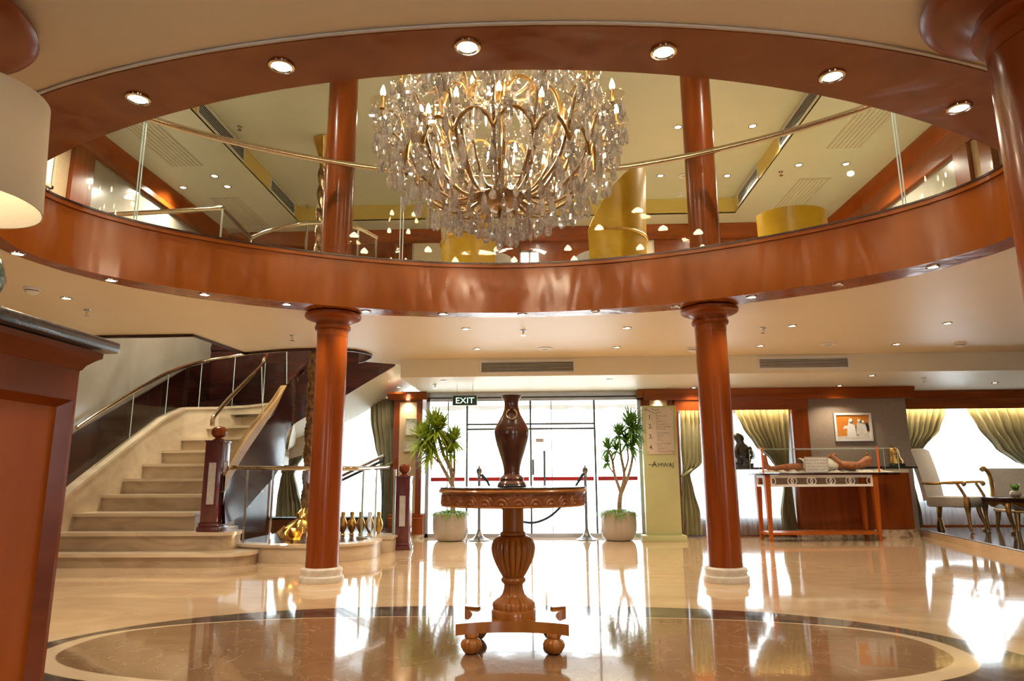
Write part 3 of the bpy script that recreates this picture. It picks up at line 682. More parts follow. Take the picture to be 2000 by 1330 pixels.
for a,b in ((0,14),(14,30),(30,len(ga)-1)):
    s_=ga[a:b+1]; part('glass_panel',GLASS,t,lambda mb: mb.grid([[(*p,.175) for p in s_],[(*p,.94) for p in s_]]))
for k in (2,8,36,len(ga)-1):
    p=ga[k]; part('steel_strip',CHROME if k<10 else EDGEG,t,lambda mb: mb.box((p[0]-.009,p[1]-.009,.175),(p[0]+.009,p[1]+.009,.94)))
part('glass_panel',GLASS,t,lambda mb: mb.grid([[(-1.98,8.15,.175),(-1.78,8.5,.175)],[(-1.98,8.15,.94),(-1.78,8.5,.94)]]))
part('panel_edge',EDGEG,t,lambda mb: mb.box((-1.80,8.48,.175),(-1.77,8.51,.94)))
# descending rail behind
t=thing('descending_rail','dark double handrail slanting down behind the glass enclosure','railing',(-2.1,9.3,.2))
a=pt(655,935,9.4); b=pt(750,890,9.4)
part('handrail',CHROME,t,lambda mb: mb.tube([a,b],.02,8)); part('lower_bar',DARK,t,lambda mb: mb.tube([a-Vector((0,0,.06)),b-Vector((0,0,.06))],.018,8))
part('post',DARK,t,lambda mb: mb.tube([b,(b.x,b.y,0.16)],.015,8))
# rope column
rx,ry=-2.63,7.78
t=thing('rope_column','tall twisted bronze rope column with flared gold top and ornate gold foot','sculpture',(rx,ry,.155))
def rope(mb):
    N=420; rows=[]
    for j in range(N+1):
        z=.45+(4.62-.45)*j/N; row=[]
        for i in range(18):
            a=2*PI*i/18; q=.047+.012*sin(3*a+z*26)+.004*sin(z*160+5*a); row.append((rx+q*cos(a),ry+q*sin(a),z))
        rows.append(row)
    mb.grid(rows,closed=True)
part('rope_shaft',ROPE,t,rope,ang=60)
part('flared_top',GOLD,t,lambda mb: mb.lathe([(.04,4.58),(.05,4.66),(.065,4.74),(.10,4.84),(.13,4.93),(.135,4.965)],24,(rx,ry,0)))
def foot(mb):
    mb.lathe([(.20,.156),(.21,.19),(.15,.22),(.19,.27),(.21,.31),(.16,.36),(.08,.41),(.10,.46),(.05,.52)],32,(rx,ry,0),fn=lambda r,z,a:r*(1+.13*sin(9*a+z*30)+.05*sin(17*a-z*50)))
part('ornate_foot',GOLD,t,foot,ang=50)
for k in range(8):
    a=2*PI*k/8+.2; part('scroll_leaf',GOLD,t,lambda mb: mb.tube([(rx+q*cos(a+w),ry+q*sin(a+w),z) for q,z,w in ((.14,.18,0),(.24,.20,.06),(.27,.26,.1),(.22,.31,.08),(.18,.27,.03))],[.02,.03,.026,.02,.01],8))
# gold reflections behind the column, imitated by solid pot-bellied shapes
for k in range(5):
    x=-2.42+k*.11; q=thing('gold_reflection','small round gold shape imitating a reflection in the row behind the column, %s'%['nearest the rope foot','second from the rope foot','middle of the row','next to the last','farthest from the rope foot'][k],'reflection',(x,8.55,.156),group='imitated gold reflections in the enclosure')
    MB().lathe([(.02,0),(.035,.01),(.02,.03),(.045,.08),(.055,.13),(.04,.18),(.02,.22),(.028,.26),(.02,.28)],16).obj('body',GOLD,q)

# ------------------------------------------------------------------ upper stair railing
t=thing('upper_stair_railing','bronze tube handrail with glass around the stair opening upstairs','railing',(-2.5,7.4,ZF))
up=[atZ(205,420,3.7),atZ(435,407,3.7),atZ(437,409,3.7),atZ(490,465,3.7)]
c2=[atZ(490,465,3.7),atZ(540,447,3.7),atZ(600,436,3.7),atZ(660,437,3.7),atZ(700,446,3.7),atZ(735,464,3.7)]
part('handrail',BRASS,t,lambda mb: (mb.tube([up[0],up[1]],.026,10),mb.tube([up[1],up[3]],.026,10),mb.tube(smooth_path(c2,5),.026,10)))
segs=[(up[0],up[1]),(up[1],up[3]),(c2[0],c2[2]),(c2[2],c2[4]),(c2[4],c2[5])]
for a,b in segs:
    part('glass_panel',GLASS,t,lambda mb: mb.grid([[(a.x,a.y,ZF),(b.x,b.y,ZF)],[(a.x,a.y,3.68),(b.x,b.y,3.68)]]))
    part('steel_post',CHROME,t,lambda mb: mb.tube([(b.x,b.y,ZF),(b.x,b.y,3.7)],.012,8))

# ------------------------------------------------------------------ ceiling fixtures
LIGHTS=[]
def downlight_proto(r,mat):
    t=bpy.data.objects.new('downlight',None); COL.objects.link(t); t.empty_display_size=.05
    mb=MB(); mb.lathe([(r*1.35,0),(r*1.32,-.006),(r*1.05,-.008),(r,-.004),(r*.9,0)],24,cap=False); mb.obj('trim_ring',BRASS,t)
    mb=MB(); mb.lathe([(r*.96,-.003),(r*.5,-.0035),(.001,-.004)],24,cap=False); mb.obj('lens',mat,t)
    return t
PR1=downlight_proto(.034,LAMP); PR2=downlight_proto(.038,LAMPU); PRO=downlight_proto(.03,FROST)
used=set()
def downlight(proto,p,label,group,power,color=(1,.80,.55),size=125,rad=.035):
    if proto.name not in used: used.add(proto.name); o=proto
    else: o=dup(proto)
    o.location=p; tag(o,label,'ceiling light',group)
    if power:
        l=bpy.data.lights.new('spot','SPOT'); l.energy=power; l.spot_size=R(size); l.spot_blend=.7; l.shadow_soft_size=rad; l.color=color
        lo=bpy.data.objects.new('spot_lamp',l); COL.objects.link(lo); lo.parent=o; lo.location=(0,0,-.03)
    return o
near=[(270,192),(550,128),(913,90),(1296,100),(1625,148),(1873,210)]
nl=['leftmost light of the near mahogany arch','second light of the near arch from its left end','light at the top of the near arch above the chandelier','light of the near arch just right of its top','fifth light of the near arch, above the thick right rail end','rightmost light of the near mahogany arch']
for (x,y),l in zip(near,nl): downlight(PR1,atZ(x,y,ZC-.013),'bright round '+l,'lights in the near arch',8)
far=[(35,495),(217,547),(400,575),(560,594),(715,608),(865,613),(1020,614),(1163,608),(1320,599),(1468,580),(1637,556),(1822,521)]
fln=['far left by the lampshade','left end, above the counter','left part, above the stair wall','just left of the staircase column','just right of the staircase column','midway between column and table axis','directly above the bronze vase','right of the vase axis, dim','unlit, left of the display column','just right of the display column','unlit, above the right ceiling vent','right end near the big column']
for k,((x,y),l) in enumerate(zip(far,fln)):
    off=k in (7,8,10); downlight(PRO if off else PR1,atZ(x,y,ZC-.013),'small recessed light under the far curved beam, '+l,'lights under the far beam',0 if off else 8)
mid=[(130,582),(910,642),(1225,640),(1547,636),(1850,631),(932,681),(1205,678),(1485,675),(1750,672)]
ml=['at the far left above the counter','left one of the nearer row','above the right plant','right of the display column, nearer row','far right of the nearer row','left one of the farther row before the vent','farther row, right of the round speaker','farther row, just right of the column','farther row, between speaker and detector']
for (x,y),l in zip(mid,ml): downlight(PR1,atZ(x,y,ZC-.001),'small ceiling downlight in the cream ceiling, '+l,'lobby ceiling downlights',20)
lowp=[(867,743),(1190,741),(1355,757),(1640,753),(1703,733),(1943,747)]
ll=['near the exit sign','right of the entrance vent','beside the display column','above the framed painting','just below the right vent','far right over the armchair']
for (x,y),l in zip(lowp,ll): downlight(PR1,atZ(x,y,ZL-.001),'small downlight in the low ceiling strip, '+l,'low ceiling downlights',14)
for k,(x,y) in enumerate(((-1.6,-.6),(.4,-.6),(2.4,-.6),(-2.6,-2.4),(-.2,-2.4),(2.2,-2.4),(4.6,.2),(6.4,1.6),(-4.3,3.0),(-4.4,.6))):  # unseen downlights added to brighten the near ceiling and floor
    downlight(PR1,(x,y,ZC-.001),'added fill downlight, out of view in the cream ceiling behind and beside the opening','added fill downlights',13)
# on the sloping stair soffit
for (x,y),l in (((757,743),'upper one'),((779,753),'lower one')):
    p=pt(x,y,9.9); downlight(PR1,(p.x,p.y,p.z-.02),'tiny spotlight on the slanted stair soffit, '+l,'stair soffit spots',4)
# pilaster picture lights
for x,l in ((-1.93,'left'),(1.70,'right')): downlight(PR1,(x,9.94 if l=='left' else 9.97,1.958 if l=='left' else 1.918),'spotlight washing the top of the %s pilaster beside the glass doors'%('beige' if l=='left' else 'sign-side'),'pilaster spots',5,size=100)
upl=[(1324,248),(1470,246),(1290,343),(1420,343)]
for (x,y),l in zip(upl,['left of the right column, nearer','right of the right column, nearer','left of the right column, farther','right of the right column, farther']): downlight(PR2,atZ(x,y,ZUH-.002),'small light in the raised upstairs ceiling, '+l,'raised ceiling lights',62,(1,.90,.70),150)
for (x,y),l in zip([(1560,322),(1652,320),(358,366),(444,364),(1797,140)],['inner one on the right side','outer one on the right side','outer one on the left side','inner one on the left side','x']):
    if l!='x': downlight(PR2,atZ(x,y,ZUL-.002),'small light in the upstairs side ceiling, '+l,'side ceiling lights',50,(1,.90,.68),150)
for x,y,l in ((-1.8,7.3,'near the left column'),(-1.2,2.4,'over the near left of the opening'),(1.6,2.6,'over the near right of the opening'),(-2.6,4.4,'over the left end of the opening'),(2.2,4.6,'over the right end of the opening'),(0,9.0,'before the back wall')):
    downlight(PR2,(x,y,ZUH-.002),'small light in the raised upstairs ceiling, '+l,'raised ceiling lights',62,(1,.90,.70),150)

downlight(PR2,(-4.2,8.2,ZUL-.002),'added fill light in the upstairs side ceiling, above the marble steps','side ceiling lights',40,(1,.84,.6),150)  # added to brighten the steps and the wall beside them
downlight(PR2,(-4.3,6.2,ZUL-.002),'added fill light in the upstairs side ceiling, over the stair landing rail','side ceiling lights',25,(1,.84,.6),150)  # second added light for the dark stair opening
l=bpy.data.lights.new('foot_lamp','POINT'); l.energy=2.5; l.color=(1,.8,.5); l.shadow_soft_size=.03
lo=bpy.data.objects.new('foot_lamp',l); COL.objects.link(lo); lo.location=(-2.75,7.48,.24)
# sprinklers, detectors, speakers
def sprinkler(p,l):
    t=thing('ceiling_sprinkler','small sprinkler head on the ceiling, '+l,'sprinkler',p,group='sprinkler heads')
    MB().lathe([(.03,0),(.028,-.008),(.012,-.01),(.011,-.03),(.006,-.034)],14).obj('body',CHROME,t)
    MB().lathe([(.004,-.034),(.004,-.05),(.026,-.052),(.026,-.055),(.002,-.056)],14).obj('deflector',CHROME,t); return t
for x,y,z,l in ((170,605,ZC,'above the counter edge'),(571,655,ZC,'left of the staircase column'),(1022,645,ZC,'above the vase'),(1490,640,ZC,'right of the display column'),(850,751,ZL,'low strip, left of the exit sign'),(1804,738,ZL,'low strip at the far right'),(468,246,ZUH,'upstairs, left of the column'),(600,400,ZUH,'upstairs, beside the rope column'),(1525,335,ZUL,'upstairs, right side ceiling')): sprinkler(atZ(x,y,z-.001),l)
def detector(p,l):
    t=thing('smoke_detector','white round slotted smoke detector, '+l,'smoke detector',p,group='smoke detectors')
    MB().lathe([(.06,0),(.06,-.012),(.052,-.02)],24).obj('housing',WHITE,t)
    MB().lathe([(.048,-.02),(.048,-.026)],24).obj('slot_ring',DARK,t)
    MB().lathe([(.05,-.026),(.045,-.036),(.03,-.046),(.005,-.05)],24).obj('chamber_cap',WHITE,t)
for x,y,z,l in ((63,563,ZC,'at the far left above the counter'),(1352,680,ZC,'touching the display column'),(1875,670,ZC,'at the right before the lounge'),(1329,378,ZUH,'upstairs, left of the right column')): detector(atZ(x,y,z-.001),l)
def speaker(p,l):
    t=thing('ceiling_speaker','flat round ceiling speaker, '+l,'speaker',p,group='ceiling speakers')
    MB().lathe([(.085,0),(.085,-.008),(.075,-.011)],28).obj('ring',WHITE,t); MB().lathe([(.074,-.008),(.03,-.012),(.002,-.012)],28).obj('grille',GRILLE,t)
for x,y,z,l in ((1065,680,ZC,'before the entrance vent'),(1618,672,ZC,'before the right vent'),(1337,343,ZUH,'upstairs, beside the right column')): speaker(atZ(x,y,z-.001),l)
# air vents
def vent(name,lab,c,w,h,rz,slats=7,rx_=0):
    t=thing(name,lab,'air vent',c,rz,'air vents')
    t.rotation_euler=(rx_,0,rz)
    mb=MB(); f=.022
    for a,b in (((-w/2,-.012,-h/2),(w/2,0,-h/2+f)),((-w/2,-.012,h/2-f),(w/2,0,h/2)),((-w/2,-.012,-h/2+f),(-w/2+f,0,h/2-f)),((w/2-f,-.012,-h/2+f),(w/2,0,h/2-f))): mb.box(a,b)
    mb.obj('frame',WHITE,t); MB().box((-w/2+f,-.002,-h/2+f),(w/2-f,0,h/2-f)).obj('backing',DARK,t)
    mb=MB()
    for k in range(slats):
        z=-h/2+f+(h-2*f)*(k+.5)/slats; mb.prismX([(-.012,z-.003),(-.003,z+.002),(-.003,z+.005),(-.012,z+.002)],-w/2+f,w/2-f)
    mb.obj('slats',WHITE,t); return t
vent('air_vent','long white louvred air vent in the beam above the entrance',(-.15,8.449,2.185),1.19,.17,0)
vent('air_vent','long white louvred air vent in the beam at the right, above the painting',(3.235,8.449,2.19),1.11,.155,0)
zv=(ZUL+ZUH)/2
for sx,X,rz in ((-1,-3.69,PI/2),(1,2.98,-PI/2)):
    for ya_,yb_,l in ((6.7,7.9,'nearer'),(8.75,9.7,'farther')):
        vent('air_vent','dark louvred vent in the upstairs ceiling step, %s one on the %s side'%(l,'staircase' if sx<0 else 'yellow chair'),(X-sx*.001,(ya_+yb_)/2,zv),yb_-ya_,.2,rz,6)
# slotted grilles on the side ceilings
def grille(px,l):
    P=[atZ(x,y,ZUL-.002) for x,y in px]; x0=min(p.x for p in P); x1=max(p.x for p in P); y0=min(p.y for p in P); y1=max(p.y for p in P)
    t=thing('ceiling_grille','cream slotted ceiling grille upstairs, '+l,'ceiling grille',((x0+x1)/2,(y0+y1)/2,ZUL-.001),group='slotted ceiling grilles')
    w=x1-x0; d=y1-y0
    MB().box((-w/2,-d/2,-.004),(w/2,d/2,0)).obj('panel',GRILLE,t)
    mb=MB(); n=8
    for k in range(n):
        x=-w/2+w*(k+.5)/n; mb.box((x-.006,-d/2+.02,-.008),(x+.006,d/2-.02,-.004))
    mb.obj('slats',UPCEIL,t)
def gr2(x0,x1,y0,y1,l):
    t=thing('ceiling_grille','cream slotted ceiling grille upstairs, '+l,'ceiling grille',((x0+x1)/2,(y0+y1)/2,ZUL-.001),group='slotted ceiling grilles')
    w=x1-x0; d=y1-y0
    MB().box((-w/2,-d/2,-.004),(w/2,d/2,0)).obj('panel',GRILLE,t)
    mb=MB()
    for k in range(8):
        x=-w/2+w*(k+.5)/8; mb.box((x-.010,-d/2+.02,-.012),(x+.010,d/2-.02,-.004))
    mb.obj('slats',UPCEIL,t)
gr2(-4.62,-4.2,6.5,7.9,'nearer one on the left side'); gr2(-4.6,-4.2,8.9,10.0,'farther one on the left side')
gr2(3.5,3.92,6.4,7.85,'nearer one on the right side'); gr2(3.5,3.92,8.7,10.0,'farther one on the right side')

# exit sign
a=atY(885,773,9.2); b=atY(931,791,9.2)
t=thing('exit_sign','hanging dark green EXIT sign with glowing letters below the low ceiling','sign',((a.x+b.x)/2,9.2,(a.z+b.z)/2)); w=b.x-a.x; h=a.z-b.z
MB().box((-w/2,-.012,-h/2),(w/2,.012,h/2),.003).obj('board',EXITG,t)
mb=MB(); 
for p,q in (((-w/2-.006,-.014,-h/2-.006),(w/2+.006,.014,-h/2)),((-w/2-.006,-.014,h/2),(w/2+.006,.014,h/2+.006)),((-w/2-.006,-.014,-h/2),(-w/2,.014,h/2)),((w/2,-.014,-h/2),(w/2+.006,.014,h/2))): mb.box(p,q)
mb.obj('frame',ALU,t)
text_mesh('EXIT',.112,LED,'letters',t,(0,-.0135,-.040),ext=.001,sx=1.12)
for x in (-w/3,w/3): MB().tube([(x,0,h/2),(x,0,ZL-(a.z+b.z)/2-.001)],.004,6).obj('hanger',CHROME,t)

# ------------------------------------------------------------------ chandelier
cx,cy=-.235,4.08
ch=thing('chandelier','huge gilt crystal chandelier with candle bulbs hanging through the oval opening','chandelier',(cx,cy,2.55))
def cpart(nm,mat,par,fn,**k):
    mb=MB(); fn(mb); return mb.obj(nm,mat,par,**k)
O=2.55   # local z = world z - O
cpart('stem',GOLD,ch,lambda mb: mb.lathe([(.02,.02),(.028,.1),(.03,.3),(.05,.36),(.022,.42),(.024,.75),(.055,.82),(.07,.88),(.05,.95),(.022,1.0),(.024,1.35),(.05,1.42),(.02,1.5),(.012,1.6),(.012,ZUH-O)],20))
cpart('ceiling_rose',GOLD,ch,lambda mb: mb.lathe([(.05,ZUH-O-.08),(.13,ZUH-O-.03),(.15,ZUH-O)],24))
cpart('bowl',AMBG,ch,lambda mb: mb.lathe([(.03,-.045),(.06,-.05),(.10,-.035),(.135,-.005),(.15,.03),(.145,.05),(.12,.035),(.08,.01),(.02,.02)],36,fn=lambda r,z,a:r*(1+.025*cos(24*a))))
# templates (arm points outwards along +x)
def bez(pts,n=7): return smooth_path(pts,n)
def cup_meshes():
    a=MB(); a.lathe([(.004,0),(.022,.004),(.05,.012),(.070,.034),(.074,.052),(.072,.053),(.066,.036),(.046,.016),(.018,.010),(.004,.008)],20,fn=lambda r,z,t:r*(1+.05*cos(10*t)),cap=False)
    b=MB(); b.lathe([(.010,.0),(.011,.015),(.009,.02),(.009,.085),(.011,.088)],12)
    c=MB(); c.lathe([(.009,.086),(.0155,.100),(.0165,.113),(.011,.135),(.005,.152),(.001,.160)],14)
    d=MB(); d.lathe([(.004,-.012),(.015,-.004),(.02,.0),(.006,.012)],12)
    return a.mesh('bobeche',DISH),b.mesh('candle_tube',GOLD),c.mesh('candle_bulb',BULB),d.mesh('cup_boss',AGOLD)
CM=cup_meshes()
def pend_mesh(L,w,nm):
    mb=MB(); mb.lathe([(.0015,0),(w*.22,-L*.10),(w*.42,-L*.38),(w*.5,-L*.62),(w*.40,-L*.82),(w*.18,-L*.95),(.001,-L)],8,fn=lambda r,z,a:r*(1+.22*cos(4*a+.6)))
    # flattened faceted drop
    for v in mb.bm.verts: v.co.y*=.7
    mb.M=Matrix.Identity(4); bmesh.ops.create_icosphere(mb.bm,subdivisions=1,radius=.009,matrix=Matrix.Translation((0,0,.012)))
    return mb.mesh(nm,CRYS,flat=True)
PM=[pend_mesh(.10,.044,'drop_a'),pend_mesh(.13,.036,'drop_b'),pend_mesh(.078,.052,'drop_c')]
bmk=MB(); bmesh.ops.create_icosphere(bmk.bm,subdivisions=2,radius=.024); BALL=bmk.mesh('crystal_ball_mesh',CRYS,flat=True)
hang=[]   # (x,y,z,kind) local hanging points
tiers=[(16,.755,.50,0,[(.12,.04),(.30,-.02),(.50,.10),(.60,.30),(.66,.46),(.72,.50),(.755,.46),(.757,.50)]),
       (12,.60,.68,.13,[(.10,.06),(.22,.05),(.34,.20),(.40,.42),(.47,.62),(.55,.68),(.60,.63),(.602,.68)]),
       (12,.50,.38,.05,[(.13,.05),(.24,.0),(.36,.08),(.42,.24),(.46,.35),(.50,.34),(.502,.38)]),
       (10,.44,.98,.20,[(.03,.80),(.12,.72),(.22,.78),(.30,.92),(.37,1.0),(.43,.94),(.442,.98)]),
       (8,.30,1.28,.0,[(.03,1.15),(.10,1.10),(.18,1.18),(.25,1.29),(.29,1.24),(.302,1.28)])]
for ti,(n,rr,zz,ph,prof) in enumerate(tiers):
    am=MB(); pth=bez([(x,0,z) for x,z in prof],6); am.tube(pth,[.0105 if i<len(pth)*.6 else .0085 for i in range(len(pth))],8); 
    # little curl under the cup
    am.tube(bez([(rr-.02,0,zz-.03),(rr-.07,0,zz-.10),(rr-.13,0,zz-.06),(rr-.10,0,zz-.01)],5),.005,6)
    ame=am.mesh('arm_mesh',AMBG)
    for k in range(n):
        a=2*PI*k/n+ph
        o=link('arm',ame,ch); o.rotation_euler=(0,0,a)
        for nm,me in zip(('bobeche','candle_tube','candle_bulb','cup_boss'),CM):
            q=link(nm,me,o,(rr,0,zz))
        X,Y=rr*cos(a),rr*sin(a)
        nd=7 if ti<2 else 6
        for j in range(nd):
            b=2*PI*j/nd+a; hang.append((X+.056*cos(b),Y+.056*sin(b),zz+.012,rnd.choice((0,1,2))))
        hang.append((X,Y,zz-.03,1))
        # drops below the middle of the arms
        for f in (.3,.5,.7):
            p=pth[int(len(pth)*f)]; hang.append((p.x*cos(a),p.x*sin(a),p.z-.02,rnd.choice((0,1))))
# garland arches linking lower arms (the gilt scallops)
for n,r1,z1,hh,ph in ((16,.60,.20,.12,0),(12,.42,.52,.11,.13)):
    ar=MB(); d=2*PI/n; P=[]
    for k in range(9):
        t=k/8; a=-d/2+d*t; P.append((r1*cos(a),r1*sin(a),z1+hh*sin(PI*t)**.7))
    ar.tube(P,.0115,7); me=ar.mesh('arch_mesh',AGOLD)
    for k in range(n):
        o=link('scallop_arch',me,ch); o.rotation_euler=(0,0,d*(k+.5)+ph); hang.append((r1*cos(d*k+ph),r1*sin(d*k+ph),z1-.01,2))
# rings of drops forming the basket underneath
for n,r,z in ((30,.72,.40),(28,.66,.33),(24,.54,.25),(22,.42,.20),(30,.76,.34),(26,.74,.26),(26,.60,.11),(22,.50,.055),(24,.66,.16),(22,.55,.08),(20,.44,.03),(18,.34,-.03),(16,.26,-.05),(12,.18,-.09),(8,.11,-.13),(4,.05,-.17)):
    for k in range(n):
        a=2*PI*(k+rnd.random()*.5)/n; hang.append((r*cos(a),r*sin(a),z+rnd.uniform(-.03,.03),rnd.choice((0,0,1,2))))
# bead strands (nobody could count them)
mb=MB()
def strand(p,q,sag,n):
    for i in range(n+1):
        t=i/n; x=p[0]+(q[0]-p[0])*t; y=p[1]+(q[1]-p[1])*t; z=p[2]+(q[2]-p[2])*t-sag*4*t*(1-t)
        bmesh.ops.create_icosphere(mb.bm,subdivisions=1,radius=.0085,matrix=Matrix.Translation((x,y,z)))
for k in range(16):
    a=2*PI*k/16; b=2*PI*(k+1)/16
    strand((.72*cos(a),.72*sin(a),.46),(.42*cos(a+.1),.42*sin(a+.1),.95),.05,22)
    strand((.755*cos(a),.755*sin(a),.44),(.755*cos(b),.755*sin(b),.44),.07,12)
    strand((.13*cos(a),.13*sin(a),.04),(.46*cos(a),.46*sin(a),.34),.10,14)
for k in range(12):
    a=2*PI*k/12; strand((.06*cos(a),.06*sin(a),.84),(.44*cos(a+.2),.44*sin(a+.2),.94),.12,16); strand((.06*cos(a),.06*sin(a),.80),(.30*cos(a),.30*sin(a),.40),.03,18)
    strand((.05*cos(a),.05*sin(a),1.4),(.30*cos(a),.30*sin(a),1.26),.08,12); strand((.30*cos(a),.30*sin(a),.40),(.14*cos(a),.14*sin(a),.05),.06,12)
bd=mb.obj('bead_strands',CRYS,ch); bd['kind']='stuff'
cpart('bottom_finial',AGOLD,ch,lambda mb: mb.lathe([(.002,-.12),(.012,-.10),(.02,-.08),(.012,-.06),(.03,-.05),(.05,-.045)],14))
o=link('crystal_ball',BALL,ch,(0,0,-.30))
# nearest hundred drops are parts, the rest one part
hang.sort(key=lambda h:h[1]-.15*abs(h[0])+(.5 if h[2]>.95 else 0))
mass=MB()
for i,(x,y,z,k) in enumerate(hang):
    rz=rnd.uniform(0,PI); s=rnd.uniform(.8,1.15)
    if i<100:
        o=link('crystal_drop',PM[k],ch,(x,y,z-.02)); o.rotation_euler=(rnd.uniform(-.08,.08),0,rz); o.scale=(s,s,s)
    else:
        n0=len(mass.bm.verts); mass.bm.from_mesh(PM[k]); mass.bm.verts.ensure_lookup_table(); vs=mass.bm.verts[n0:]
        bmesh.ops.transform(mass.bm,matrix=Matrix.Translation((x,y,z-.02))@Matrix.Rotation(rz,4,'Z')@Matrix.Scale(s,4),verts=vs)
md=mass.obj('crystal_drops',CRYS,ch,flat=True); md['kind']='stuff'
for z,pw,rr in ((3.05,58,.35),(3.5,32,.2),(2.75,22,.1)):
    l=bpy.data.lights.new('glow','POINT'); l.energy=pw; l.color=(1,.76,.48); l.shadow_soft_size=.06
    lo=bpy.data.objects.new('chandelier_lamp',l); COL.objects.link(lo); lo.location=(cx,cy,z)

# ------------------------------------------------------------------ pedestal table and vase
TX,TY=-.15,3.73
def hz(y,Y=TY-.05,x=1003): return atY(x,y,Y).z
def hw(pxw,y,Y=TY): return pxw/FPX*((atY(1003,y,Y)-CP).dot(_F))
tb=thing('pedestal_table','round carved honey wood pedestal table with glossy dark top, in the middle of the hall','table',(TX,TY,0))
ztop=hz(953,3.34); APH=hz(961,3.35)-hz(989,3.35)
cpart('table_top',GRANITE,tb,lambda mb: mb.lathe([(.384,ztop-.006),(.388,ztop-.003),(.386,ztop)],72))
cpart('rim',HONEY,tb,lambda mb: mb.lathe([(.375,ztop-.030),(.390,ztop-.026),(.394,ztop-.018),(.388,ztop-.012),(.391,ztop-.007),(.36,ztop-.006)],72))
def apron(mb):
    z1=ztop-.028; z0=z1-APH+.006; n=28*24; rows=[]; NZ=16
    for j in range(NZ+1):
        z=z0+(z1-z0)*j/NZ; row=[]
        for i in range(n):
            a=2*PI*i/n; u=((i/24.0)%1-.5)*.083; d=math.hypot(u*1.15,(z-z0)); t=d/.052
            if t<1.0: q=.010*abs(sin(t*PI*2.6))*(1-.2*t)
            else:
                u2=(((i/24.0)+.5)%1-.5)*.083; q=.004*abs(sin((z1-z)*90+u2*60))
            if j in(0,NZ): q=.004
            row.append(((.372+q)*cos(a),(.372+q)*sin(a),z))
        rows.append(row)
    mb.grid(rows,closed=True)
cpart('carved_apron',APRON,tb,apron,ang=55)
cpart('apron_lip',HONEY,tb,lambda mb: mb.lathe([(.30,ztop-.030-APH),(.378,ztop-.030-APH),(.382,ztop-.026-APH),(.376,ztop-.021-APH),(.30,ztop-.021-APH)],72))
def pf(L): return [(hw(w,y),hz(y)) for w,y in L]
cpart('column',HONEY,tb,lambda mb: mb.lathe(pf([(21,1040),(20.7,1030),(20.7,985)]),40))
cpart('collar',HONEY,tb,lambda mb: mb.lathe(pf([(22,1048),(26,1046),(25,1041),(22,1039)]),40))
def flute(n,dep,z0,z1):
    def f(r,z,a):
        e=min(1,max(0,(z-z0)/(.12*(z1-z0))))*min(1,max(0,(z1-z)/(.12*(z1-z0))))
        return r*(1-dep*e*(1-abs(cos(n*a/2))**.6))
    return f
L=pf([(21,1129),(27,1119),(33,1107),(37,1098),(40.5,1088),(42.5,1079),(43,1071),(42,1064),(39,1056),(33,1050),(26,1047)])
cpart('fluted_bulb',HONEY,tb,lambda mb: mb.lathe(L,160,fn=flute(20,.13,L[0][1],L[-1][1])),ang=70)
cpart('lower_collar',HONEY,tb,lambda mb: mb.lathe(pf([(20,1141),(23,1139),(24.5,1135),(23,1131),(21,1129)]),40))
L2=pf([(40,1191),(41.5,1186),(41,1180),(36,1175),(28,1170),(22,1163),(19,1153),(18,1145),(20,1141)])
cpart('fluted_neck',HONEY,tb,lambda mb: mb.lathe(L2,160,fn=flute(24,.10,L2[0][1]-.01,L2[-1][1]+.02)),ang=70)
zp=.145
cpart('drum',HONEY,tb,lambda mb: mb.lathe([(hw(43,1210),zp-.002),(hw(43.5,1210),zp+.03),(hw(43,1210),hz(1194)),(hw(40,1191),hz(1191))],48))
def plat(mb):
    P=[]; W,D=.275,.205; ch_=.055
    C=[(-W,-D),(W,-D),(W,D),(-W,D)]
    for i in range(4):
        a=Vector((*C[i],0)); b=Vector((*C[(i+1)%4],0)); d=(b-a).normalized(); nrm_=Vector((d.y,-d.x,0)); Ln=(b-a).length
        dep=.075 if i%2==0 else .06
        # flat tip then concave run
        P.append((a.x+d.x*.0,a.y+d.y*.0)); 
        for t in range(1,16):
            u=t/16; q=a.lerp(b,u)-nrm_*dep*(1-((abs(u-.5)*2)**2.2)); P.append((q.x,q.y))
    # cut corners
    mb.prism(P,zp-.052,zp)
pl=cpart('platform',HONEY,tb,plat,ang=30)
for sx in (-1,1):
    cpart('scroll_end',HONEY,tb,lambda mb: mb.prism([(sx*(.275-.0),.205),(sx*.205,.175),(sx*.19,.195),(sx*.205,.225),(sx*.275,.255)],zp-.05,zp+.012))
def foot_fn(r,z,a): return r*(1-.17*(1-abs(cos(6*a))**.6)) if .012<z<.07 else r
for sx in (-1,1):
    for sy in (-1,1):
        c=(sx*.202,sy*.150,0)
        cpart('bun_foot',HONEY,tb,lambda mb: mb.lathe([(.026,0),(.040,.012),(.052,.030),(.054,.045),(.046,.062),(.030,.072),(.034,.078),(.033,.086),(.028,zp-.05)],60,c=c,fn=foot_fn),ang=60)
vz=ztop
va=thing('vase','tall glossy dark bronze vase with a ring handle, on the round table','vase',(TX-.005,TY,vz+.0005))
VS=(hz(773,TY)-ztop)/(952-773.0)
prof=[(27,951),(27.5,946),(25,943),(23,941),(23.5,936),(20,932),(16,929),(15.5,922),(17,912),(20,900),(25,885),(30,868),(33,855),(34,846),(32.5,838),(28,829),(23,820),(18.5,812),(15.2,803),(13.3,795),(13.4,788),(15,781),(18.5,776),(20,773)]
pv=[(hw(w,y),(952-y)*VS) for w,y in prof]
cpart('body',BWOOD,va,lambda mb: mb.lathe([(pv[0][0],0)]+pv[1:]+[(pv[-1][0]-.006,pv[-1][1]),(pv[-4][0]-.008,pv[-4][1])],64))
